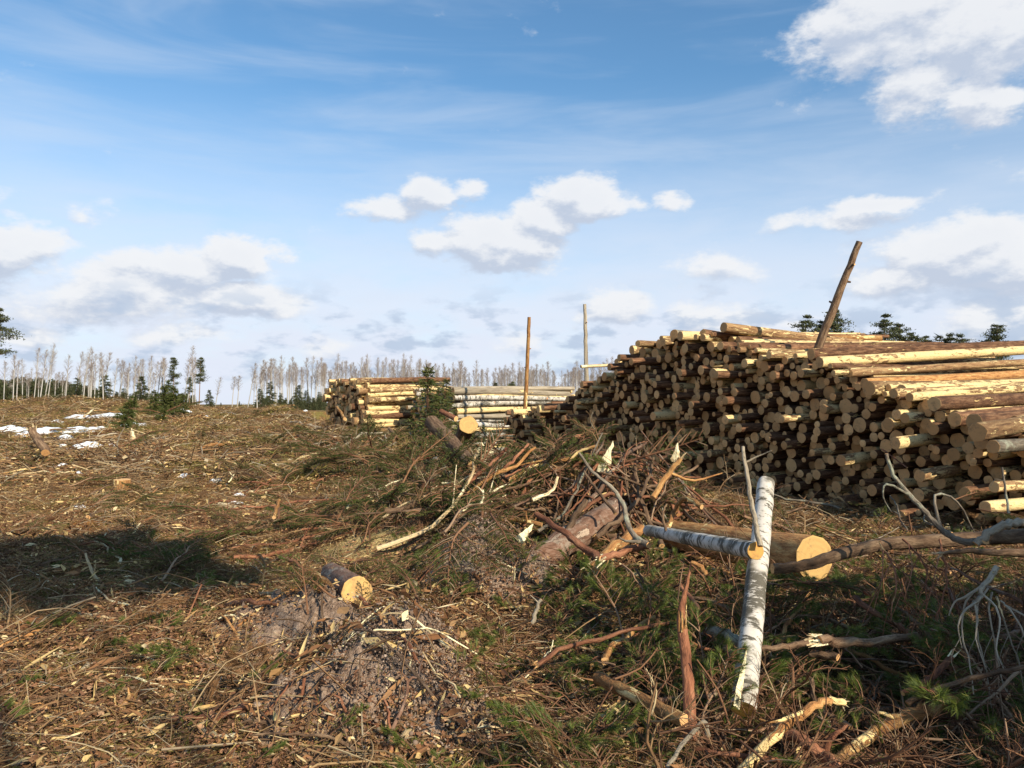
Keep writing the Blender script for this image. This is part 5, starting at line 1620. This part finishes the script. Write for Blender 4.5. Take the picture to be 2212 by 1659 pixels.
for (kd, k, px, py, sc, yaw, pit, lab, lf) in ND:
    needled(kd, k, px, py, sc, yaw, pit, lab, lf)
for kd, k, px, py, sc, yaw, pit, lab, dd in [
    (1, 0, 1690, 1262, 0.7, 350, -5, 'lit spruce frond hanging left under the long dark trunk', 5.3),
    (1, 2, 1850, 1262, 0.75, 190, -8, 'spruce frond crossing the lower rim of the huge sawn end', 5.4),
    (0, 1, 1735, 1300, 0.8, 20, 15, 'pine bough covering the foot of the huge sawn end', 5.3),
    (0, 3, 1815, 1300, 0.8, 160, 20, 'pine bough right of the one at the sawn end foot', 5.3),
    (0, 2, 1770, 1262, 0.6, 100, -10, 'small pine tuft over the middle of the sawn end', 5.5),
    (2, 1, 2200, 1450, 1.0, 200, -40, 'yellow-green pine bough drooping down the right edge', 4.3),
    (2, 0, 2150, 1380, 0.9, 240, -50, 'pine bough hanging behind the pale forked limb', 4.6),
    (0, 4, 1345, 1220, 0.8, 300, -30, 'pine bough drooping left of the level birch log', 5.9)]:
    needled(kd, k, px, py, sc, yaw, pit, lab, dist=dd)


# ------------------------------------------------------------------ young and far trees
def spruce_tree(hgt, seed, mats, density=1.0, leaf=0.05, droop=0.25, wid=0.30, ragged=0.25):
    tr, cr = MB(), MB()
    tube(tr, [Vector((0, 0, -0.2)), Vector((0.02 * hgt * R.uniform(-1, 1), 0, hgt * 0.5)), Vector((0, 0, hgt))], [hgt * 0.012 + 0.01, 0.004], 6, 8, 0, 0, 0.05)
    z = hgt * 0.08
    while z < hgt * 0.98:
        q = z / hgt
        for k in range(R.randint(4, 6)):
            a = R.uniform(0, 6.283)
            l = hgt * wid * (1 - q) ** 0.85 * R.uniform(1 - ragged, 1 + ragged) + 0.02 * hgt
            d = Vector((math.cos(a), math.sin(a), 0.25 * (q - 0.4)))
            b = Vector((0, 0, z))
            e = b + d * l - Vector((0, 0, droop * l))
            tube(tr, [b, b.lerp(e, 0.5) + Vector((0, 0, 0.05 * l)), e], [hgt * 0.003, hgt * 0.001], 3, 2, 0, 0, 0.0, ends=(False, False))
            n = int(55 * density * l / hgt * 4) + 8
            t_ = rng.uniform(0.1, 1.05, n)
            c = np.array(b)[None] * (1 - t_)[:, None] + np.array(e)[None] * t_[:, None]
            c += rng.normal(0, 1, (n, 3)) * np.array([0.5, 0.5, 0.25]) * l * 0.18 * (1.1 - t_ * 0.6)[:, None]
            dv = np.array(d)[None] + rng.normal(0, 0.5, (n, 3))
            sv = np.cross(dv, rng.normal(0, 1, (n, 3)))
            sv /= np.linalg.norm(sv, axis=1)[:, None]
            L = hgt * leaf * rng.uniform(0.5, 1.3, n)[:, None]
            cr.tris(np.stack([c - sv * L * 0.16, c + sv * L * 0.16, c + dv * L], 1), 0, np.clip(rng.normal(0.5, 0.25, n), 0, 1))
        z += hgt * R.uniform(0.03, 0.055)
    return tr.mesh('spruce_trunk', [mats[0]], True), cr.mesh('spruce_crown', [mats[1]], False)


def pine_tree(hgt, seed, mats, crown0=0.45, wid=0.15, flat=0.45, density=1.0, thin=1.0):
    tr, cr = MB(), MB()
    lean = R.uniform(-0.02, 0.02) * hgt
    tube(tr, [Vector((0, 0, -0.3)), Vector((lean, 0, hgt * 0.5)), Vector((lean * 0.4, 0, hgt * 0.97))], [(hgt * 0.012 + 0.02) * thin, hgt * 0.004 * thin], 6, 8, 0, 0, 0.05)
    z = hgt * crown0
    while z < hgt:
        q = (z / hgt - crown0) / (1 - crown0)
        for k in range(R.randint(2, 4)):
            a = R.uniform(0, 6.283)
            l = hgt * wid * (1.12 - q) ** 0.7 * R.uniform(0.45, 1.2)
            d = Vector((math.cos(a), math.sin(a), R.uniform(0.0, 0.5)))
            b = Vector((lean * 0.6, 0, z))
            e = b + d * l
            tube(tr, [b, b.lerp(e, 0.5) - Vector((0, 0, 0.06 * l)), e], [hgt * 0.004, hgt * 0.0012], 3, 2, 0, 0, 0.0, ends=(False, False))
            for m_ in range(3):
                n = int(34 * density)
                c0 = np.array(b.lerp(e, 0.45 + 0.28 * m_))
                c = c0 + rng.normal(0, 1, (n, 3)) * np.array([1, 1, flat]) * (l * 0.17 + 0.012 * hgt)
                dv = rng.normal(0, 1, (n, 3))
                dv[:, 2] = np.abs(dv[:, 2]) * 0.8
                dv /= np.linalg.norm(dv, axis=1)[:, None]
                sv = np.cross(dv, rng.normal(0, 1, (n, 3)))
                sv /= np.linalg.norm(sv, axis=1)[:, None]
                L = hgt * 0.020 * rng.uniform(0.6, 1.4, n)[:, None]
                cr.tris(np.stack([c - sv * L * 0.25, c + sv * L * 0.25, c + dv * L], 1), 0, np.clip(rng.normal(0.5, 0.25, n), 0, 1))
        z += hgt * R.uniform(0.03, 0.055)
    return tr.mesh('pine_trunk', [mats[0]], True), cr.mesh('pine_crown', [mats[1]], False)


def birch_tree(hgt, seed, crown0=0.5):
    tr, cr = MB(), MB()
    lean = R.uniform(-0.05, 0.05) * hgt
    top = Vector((lean, R.uniform(-0.3, 0.3), hgt))
    mid = Vector((lean * 0.3, 0, hgt * 0.5))
    P, RR = tube(tr, [Vector((0, 0, -0.5)), mid, top], [0.18, 0.13, 0.05], 6, 12, 0, 0, 0.05)
    for i in range(40):
        q = crown0 + (1 - crown0) * (i + R.random()) / 40 * 0.97
        j = min(int(q * 12), 11)
        b = P[j].lerp(P[j + 1], q * 12 - j)
        a = R.uniform(0, 6.283)
        w_ = hgt * 0.085 * (math.sin(math.pi * min(1, (q - crown0) / (1 - crown0) * 0.82 + 0.16))) * R.uniform(0.5, 1.2)
        e = b + Vector((math.cos(a) * w_, math.sin(a) * w_, w_ * R.uniform(0.9, 1.7)))
        tube(cr, [b, b.lerp(e, 0.6) + Vector((0, 0, 0.1 * w_)), e], [0.026, 0.008], 3, 3, 0, 0, 0.0, ends=(False, False), pc=0.9)
        n = 26
        t_ = rng.uniform(0.25, 1.0, n)
        c = np.array(b)[None] * (1 - t_)[:, None] + np.array(e)[None] * t_[:, None]
        dv = rng.normal(0, 1, (n, 3)) * np.array([0.7, 0.7, 0.6]) + np.array([0, 0, 0.35])
        dv /= np.linalg.norm(dv, axis=1)[:, None]
        sv = np.cross(dv, rng.normal(0, 1, (n, 3)))
        sv /= np.linalg.norm(sv, axis=1)[:, None]
        L = rng.uniform(0.35, 1.1, n)[:, None]
        cr.tris(np.stack([c - sv * 0.011, c + sv * 0.011, c + dv * L], 1), 0)
    return tr.mesh('birch_trunk', ['far_trunk'], True), cr.mesh('birch_crown', ['far_twigs'], False)


BT = [birch_tree(R.uniform(16, 19), i, R.uniform(0.42, 0.6)) for i in range(7)]
PT = [pine_tree(14, i, ('far_pine', 'far_needles'), R.uniform(0.42, 0.6)) for i in range(4)]
PT2 = [pine_tree(14, i, ('far_pine', 'far_needles'), 0.58, 0.17, 0.40, 1.2) for i in range(3)]
ST = [spruce_tree(10, i, ('far_pine', 'far_needles'), 1.0) for i in range(4)]
SAP2 = [spruce_tree(1.8, 7 + i, ('redtwigs', 'spruce'), 0.35, 0.05, 0.30, 0.36, 0.6) for i in range(2)]
SAP = [spruce_tree(1.8, i, ('redtwigs', 'spruce'), 1.3, 0.05, 0.15, 0.34) for i in range(3)]


def put_tree(pair, name, px, d, scale, label, cat, group=None, zb=None, tilt=0.0, yaw=None, zs=1.0, snap=True):
    x = (px - CX) / FPX * d
    o = link(name, None)
    link('trunk', pair[0], o)
    z = hz(x, d) if zb is None else zb
    o.matrix_world = Matrix.Translation((x, d, z)) @ Matrix.Rotation(tilt, 4, 'Y') @ Matrix.Rotation(R.uniform(0, 6.28) if yaw is None else yaw, 4, 'Z') @ Matrix.Diagonal((scale, scale, scale * zs, 1))
    link('crown', pair[1], o)
    tag(o, label, cat, group)
    return o


def hfor(py, d):
    return EYE.z + (873 - py) / FPX * d


BG = 'bare birches on the far edge of the clearing'
left_b = [(8, 772), (28, 756), (36, 770), (72, 742), (84, 752), (93, 750), (101, 756), (140, 774), (157, 756), (171, 756), (178, 772), (189, 764), (196, 776), (204, 762),
          (212, 770), (218, 758), (224, 762), (243, 772), (252, 778), (259, 770), (268, 790), (275, 790), (289, 776), (293, 774), (314, 768), (321, 766), (328, 772), (337, 772), (343, 770),
          (350, 772), (358, 774), (396, 764), (403, 768), (417, 756), (422, 770), (464, 818), (501, 812), (512, 806), (535, 776), (548, 804), (556, 800)]
for i, (px, py) in enumerate(left_b):
    d = R.uniform(215, 265)
    k = R.randrange(7)
    hh = max(4.0, hfor(py, d))
    zs = hh / 17.5
    where = 'left of the twin tallest crowns' if px < 70 else 'among the tallest crowns far left' if px < 110 else 'in the leaning birch row left of centre' if px < 300 else 'beside the dark pines' if px < 440 else 'standing alone in the gap'
    kind = 'leaning white birch' if px % 3 == 0 else 'slim bare birch' if px % 3 == 1 else 'pale-stemmed birch'
    put_tree(BT[k], 'birch_tree', px, d, 0.75 + 0.25 * zs, f'{kind} {where}', 'birch', BG, 0.0, R.choice([0.02, 0.06, 0.12, 0.16, -0.03, 0.09]) if px > 60 else 0.02, zs=zs / (0.75 + 0.25 * zs))
px = 563.0
i = 0
while px < 1345:
    q = (px - 560) / 780
    d = 255 + q * 120 + R.uniform(-12, 30)
    py = 777 + 20 * smooth(px, 880, 1020) + 4 * smooth(px, 1100, 1300) + R.choice([R.uniform(-8, 6), R.uniform(-4, 26)])
    hh = hfor(float(py), d)
    zs = hh / 17.5
    where = 'left of the far pine stack' if px < 740 else 'behind the far pine stack' if px < 930 else 'behind the birch stack' if px < 1130 else 'between the two upright poles' if px < 1262 else 'at the left shoulder of the big pile'
    tl = R.gauss(0, 0.022)
    step = R.choice([R.uniform(1.5, 5), R.uniform(3, 13)]) * (1.0 - 0.25 * q)
    kind = ('tall' if py < 777 + 20 * q else 'short' if py > 790 + 20 * q else 'mid-height') + (' right-leaning' if tl > 0.02 else ' left-leaning' if tl < -0.02 else ' upright')
    kind += ' birch before a gap' if step > 7 else ' birch close to its neighbour' if step < 3.5 else ' bare birch'
    put_tree(BT[R.randrange(7)], 'birch_tree', px, d, 1.0, f'{kind} {where}', 'birch', BG, 0.0, tl, zs=zs)
    px += step
    i += 1
# the ranks behind, too fine to pick apart
bc = coll('far_birch_source', [None][:0] + [b[0] for b in BT] + [])
full = []
for a, b in BT:
    full.append(a)
nb = 150
xs = rng.uniform(552, 1380, nb)
ds = rng.uniform(330, 430, nb)
P_ = np.stack([(xs - CX) / FPX * ds, ds, np.zeros(nb)], -1)
comb = []
for kk in range(5):
    mb = MB()
    for me, mi in ((BT[kk][0], 0), (BT[kk][1], 1)):
        v = np.zeros(len(me.vertices) * 3, np.float32)
        me.vertices.foreach_get('co', v)
        pcs = np.zeros(len(me.vertices), np.float32)
        me.attributes['pc'].data.foreach_get('value', pcs)
        mb.v.append(v.reshape(-1, 3))
        mb.lc.append(v.reshape(-1, 3))
        mb.pc.append(pcs)
        mb.f.extend([tuple(i + mb.n for i in p.vertices) for p in me.polygons])
        mb.fm.extend([mi] * len(me.polygons))
        mb.n += len(me.vertices)
    comb.append(mb.mesh('far_birch', ['far_trunk', 'far_twigs'], False))
c_far = coll('far_birch_whole_source', comb)
scatter('distant_birch_wood', c_far, 5, P_, np.stack([rng.normal(0, 0.02, nb), rng.normal(0, 0.02, nb), rng.random(nb) * 6.28], -1), rng.uniform(0.95, 1.25, nb), 'distant bare birch wood behind the first rank')
nb = 60
xs = rng.uniform(-60, 330, nb)
ds = rng.uniform(270, 380, nb)
scatter('distant_birch_scrub', c_far, 5, np.stack([(xs - CX) / FPX * ds, ds, np.zeros(nb)], -1), np.stack([rng.normal(0, 0.05, nb), rng.normal(0, 0.05, nb), rng.random(nb) * 6.28], -1), rng.uniform(0.6, 1.0, nb), 'thin distant birches at the far left')

for px, py, d, kd, lab in [
    (376, 775, 225, 0, 'tall dark pine right of the leaning birches'), (430, 774, 235, 0, 'slender pine with tufted top at the gap'),
    (410, 816, 220, 0, 'shorter ragged pine between the two tall pines'), (226, 808, 230, 1, 'grey-green spruce in the leaning birch row'),
    (306, 812, 225, 1, 'narrow dark spruce left of the tall dark pine'), (167, 816, 230, 1, 'blackish spruce among the left birches'),
    (268, 838, 225, 1, 'low spruce behind the leaning birches'), (452, 842, 225, 1, 'tiny lone spruce in the gap'),
    (128, 836, 240, 1, 'spruce top rising from the far left wood'), (584, 824, 240, 1, 'dark spruce at the left end of the far grove'),
    (562, 838, 230, 1, 'low dark spruce before the far grove'), (644, 830, 245, 1, 'small spruce inside the far grove'), (662, 842, 240, 1, 'low spruce right inside the far grove'),
    (606, 848, 232, 1, 'bushy low spruce in the far grove'), (690, 846, 240, 1, 'low spruce near the far pine stack'), (1071, 826, 300, 1, 'spire-shaped spruce behind the birch stack'),
    (1084, 838, 300, 1, 'short spruce beside the spire-shaped one'), (1000, 842, 290, 1, 'spruce peeping over the birch stack left end'),
    (-22, 668, 95, 2, 'big pine crown cut by the left edge'),
    (1740, 690, 108, 2, 'round-topped pine left of the leaning pole'), (1782, 700, 112, 2, 'bushy pine directly behind the leaning pole'), (1803, 678, 110, 2, 'layered pine just right of the leaning pole'),
    (1914, 688, 108, 2, 'tall layered pine above the pile middle'), (1938, 706, 112, 2, 'second layered pine leaning on the tall one'), (1886, 725, 120, 1, 'low spruce left of the layered pines'),
    (1969, 726, 115, 2, 'small pine right of the layered pines'), (1990, 732, 118, 1, 'small spruce top over the logs'), (2012, 734, 120, 2, 'low round pine top over the logs'),
    (2035, 728, 118, 1, 'narrow spruce top over the logs'), (2056, 730, 117, 2, 'wide low pine top over the logs'), (2078, 732, 118, 2, 'last low pine in the row over the logs'),
    (2150, 708, 112, 2, 'windswept pine top near the right edge'), (2128, 734, 118, 1, 'tiny spruce tip beside the windswept pine')]:
    h_ = hfor(py - (6 if px > 1700 else 0), d)
    if kd == 1:
        s = h_ / 10
        put_tree(ST[R.randrange(4)], 'spruce_tree', px, d, s, lab, 'spruce', zb=0.0)
    else:
        s = h_ / 14
        put_tree(PT[R.randrange(4)] if kd == 0 else PT2[R.randrange(3)], 'pine_tree', px, d, s * (0.85 if kd == 0 else 1.0), lab, 'pine', zb=0.0, zs=(1 / 0.85 if kd == 0 else 1.0), tilt=R.gauss(0, 0.02))

# far conifer wood, left and behind
c_st = []
for kk in range(4):
    mb = MB()
    for me, mi in ((ST[kk][0], 0), (ST[kk][1], 1)):
        v = np.zeros(len(me.vertices) * 3, np.float32)
        me.vertices.foreach_get('co', v)
        mb.v.append(v.reshape(-1, 3)); mb.lc.append(v.reshape(-1, 3))
        pcs = np.zeros(len(me.vertices), np.float32)
        me.attributes['pc'].data.foreach_get('value', pcs)
        mb.pc.append(pcs)
        mb.f.extend([tuple(i + mb.n for i in p.vertices) for p in me.polygons])
        mb.fm.extend([mi] * len(me.polygons))
        mb.n += len(me.vertices)
    c_st.append(mb.mesh('far_spruce', ['far_pine', 'far_needles'], False))
c_fs = coll('far_spruce_source', c_st)
nb = 520
xs = rng.uniform(-200, 420, nb)
ds = rng.uniform(300, 420, nb)
sc_ = (1.45 - 0.75 * smooth(xs, 60, 320)) * rng.uniform(0.6, 1.05, nb) * ds / 330 * 0.86
scatter('distant_conifer_wood', c_fs, 4, np.stack([(xs - CX) / FPX * ds, ds, np.zeros(nb)], -1), np.stack([np.zeros(nb), np.zeros(nb), rng.random(nb) * 6.28], -1), sc_, 'dark distant conifer wood at the far left')
nb = 260
xs = rng.uniform(-900, 3000, nb)
ds = rng.uniform(700, 900, nb)
scatter('horizon_wood', c_fs, 4, np.stack([(xs - CX) / FPX * ds, ds, np.zeros(nb)], -1), np.stack([np.zeros(nb), np.zeros(nb), rng.random(nb) * 6.28], -1), rng.uniform(0.25, 0.45, nb), 'thin wood along the horizon')
nb = 150
xs = rng.uniform(550, 1000, nb)
ds = rng.uniform(190, 245, nb)
scatter('young_spruce_thicket', c_fs, 4, np.stack([(xs - CX) / FPX * ds, ds, np.zeros(nb)], -1), np.stack([np.zeros(nb), np.zeros(nb), rng.random(nb) * 6.28], -1), rng.uniform(0.15, 0.42, nb), 'young spruces at the foot of the far grove')

# saplings in the clearing
for px, d, hh, k, tl, lab in [
    (333, 44, 1.55, 0, 0.0, 'small pointed spruce sapling left in the sapling clump'), (352, 45, 1.9, 1, 0.05, 'bushy sapling left of the clump middle'), (364, 46, 2.1, 2, 0.0, 'tallest sapling of the clump on the rise'),
    (378, 45, 1.8, 0, -0.05, 'sapling right of the tallest one'), (392, 43, 1.3, 1, 0.1, 'lowest sapling at the right of the clump'), (265, 33, 1.5, 2, 0.35, 'thin dark leaning sapling by the snow'),
    (346, 38, 1.0, 0, 0.3, 'low leaning sapling before the clump'), (1105, 120, 5.2, 1, 0.0, 'thin young spruce above the birch stack')]:
    put_tree(SAP[k], 'spruce_sapling', px, d, hh / 1.8, lab, 'sapling', tilt=tl)
put_tree(SAP2[1], 'spruce_sapling', 924, 21.5, 1.25, 'ragged young spruce standing before the far pine stack', 'sapling', zb=0.55)
put_tree(SAP2[0], 'spruce_sapling', 945, 22.5, 1.05, 'thin young spruce at the gap between the small stacks', 'sapling', zb=0.6, tilt=0.15)

# unseen trees added outside the frame, placed and sized to cast shadows across the clearing
SHD = [spruce_tree(10, i, ('far_pine', 'far_needles'), 3.2, 0.06, 0.25, 0.32) for i in range(2)]  # added spruces, crowns made dense to shade the right foreground
for x, y, hh, k, lab in [(6.3, 0.1, 4.5, 0, 'unseen spruce added right of the photographer to cast shade'), (7.6, 1.0, 4.6, 1, 'second spruce right of the photographer'), (7.3, -0.7, 4.9, 0, 'third spruce right of the photographer'),
                         (5.9, 1.1, 3.6, 1, 'low unseen spruce added to shade the right foreground'), (6.6, 1.9, 3.6, 0, 'low unseen spruce added to shade the right foreground brush')]:
    o = link('spruce_tree', None)
    link('trunk', SHD[k][0], o)
    o.matrix_world = Matrix.Translation((x, y, hz(x, y))) @ Matrix.Scale(hh / 10, 4)
    link('crown', SHD[k][1], o)
    tag(o, lab, 'spruce')
CAST = [pine_tree(10.4, i, ('far_pine', 'far_needles'), 0.865, 0.082, 0.5, 3.5, 0.4) for i in range(2)]  # added pines, thin trunks and short high crowns shaped for the left shadow
for i, (x, y, k) in enumerate([(4.0, -4.1, 0), (5.3, -4.4, 1), (6.6, -4.4, 0), (2.7, -3.8, 1)]):
    o = link('pine_tree', None)
    link('trunk', CAST[k][0], o)
    o.matrix_world = Matrix.Translation((x, y, 0)) @ Matrix.Rotation(i * 1.3, 4, 'Z') @ Matrix.Diagonal((1, 1, (1, 0.97, 1.02, 0.98, 0.99)[i], 1))
    link('crown', CAST[k][1], o)
    tag(o, ('second', 'third', 'fourth', 'first')[i] + ' unseen slender pine added behind the photographer to cast shade', 'pine')

# ------------------------------------------------------------------ remains of snow
def snow(px, py, wpx, hpx, label):
    p, W, Lg = snow_dims(px, py, wpx, hpx)
    nr, na = 7, 30
    vs, fs = [(p.x, p.y)], []
    ph = [R.uniform(0, 6.28) for _ in range(4)]
    for i in range(1, nr + 1):
        for j in range(na):
            a = 2 * math.pi * j / na
            rr = i / nr * (1 + 0.26 * math.sin(2 * a + ph[0]) + 0.20 * math.sin(3 * a + ph[1]) + 0.14 * math.sin(7 * a + ph[2]) + 0.09 * math.sin(11 * a + ph[3]))
            vs.append((p.x + math.cos(a) * rr * W, p.y + math.sin(a) * rr * Lg))
    xy = np.array(vs)
    q = np.array([0] + [i / nr for i in range(1, nr + 1) for _ in range(na)])
    z = H(xy[:, 0], xy[:, 1]) + (min(0.15, 0.45 * W) + 0.06 * W) * (1 - q ** 2) - 0.005 + min(0.06, 0.15 * W) * fbm(xy[:, 0] * 4, xy[:, 1] * 4, 3, 5) * (1 - q)
    for j in range(na):
        fs.append((0, 1 + j, 1 + (j + 1) % na))
    for i in range(nr - 1):
        for j in range(na):
            a, b = 1 + i * na + j, 1 + i * na + (j + 1) % na
            fs.append((a, a + na, b + na, b))
    mb = MB()
    mb.add(np.column_stack([xy, z]), fs, 0)
    o = link('snow_patch', mb.mesh('snow_patch', ['snow'], True))
    tag(o, label, 'snow patch', 'snow remnants in the left clearing')


for s_ in SNOW:
    snow(*s_)
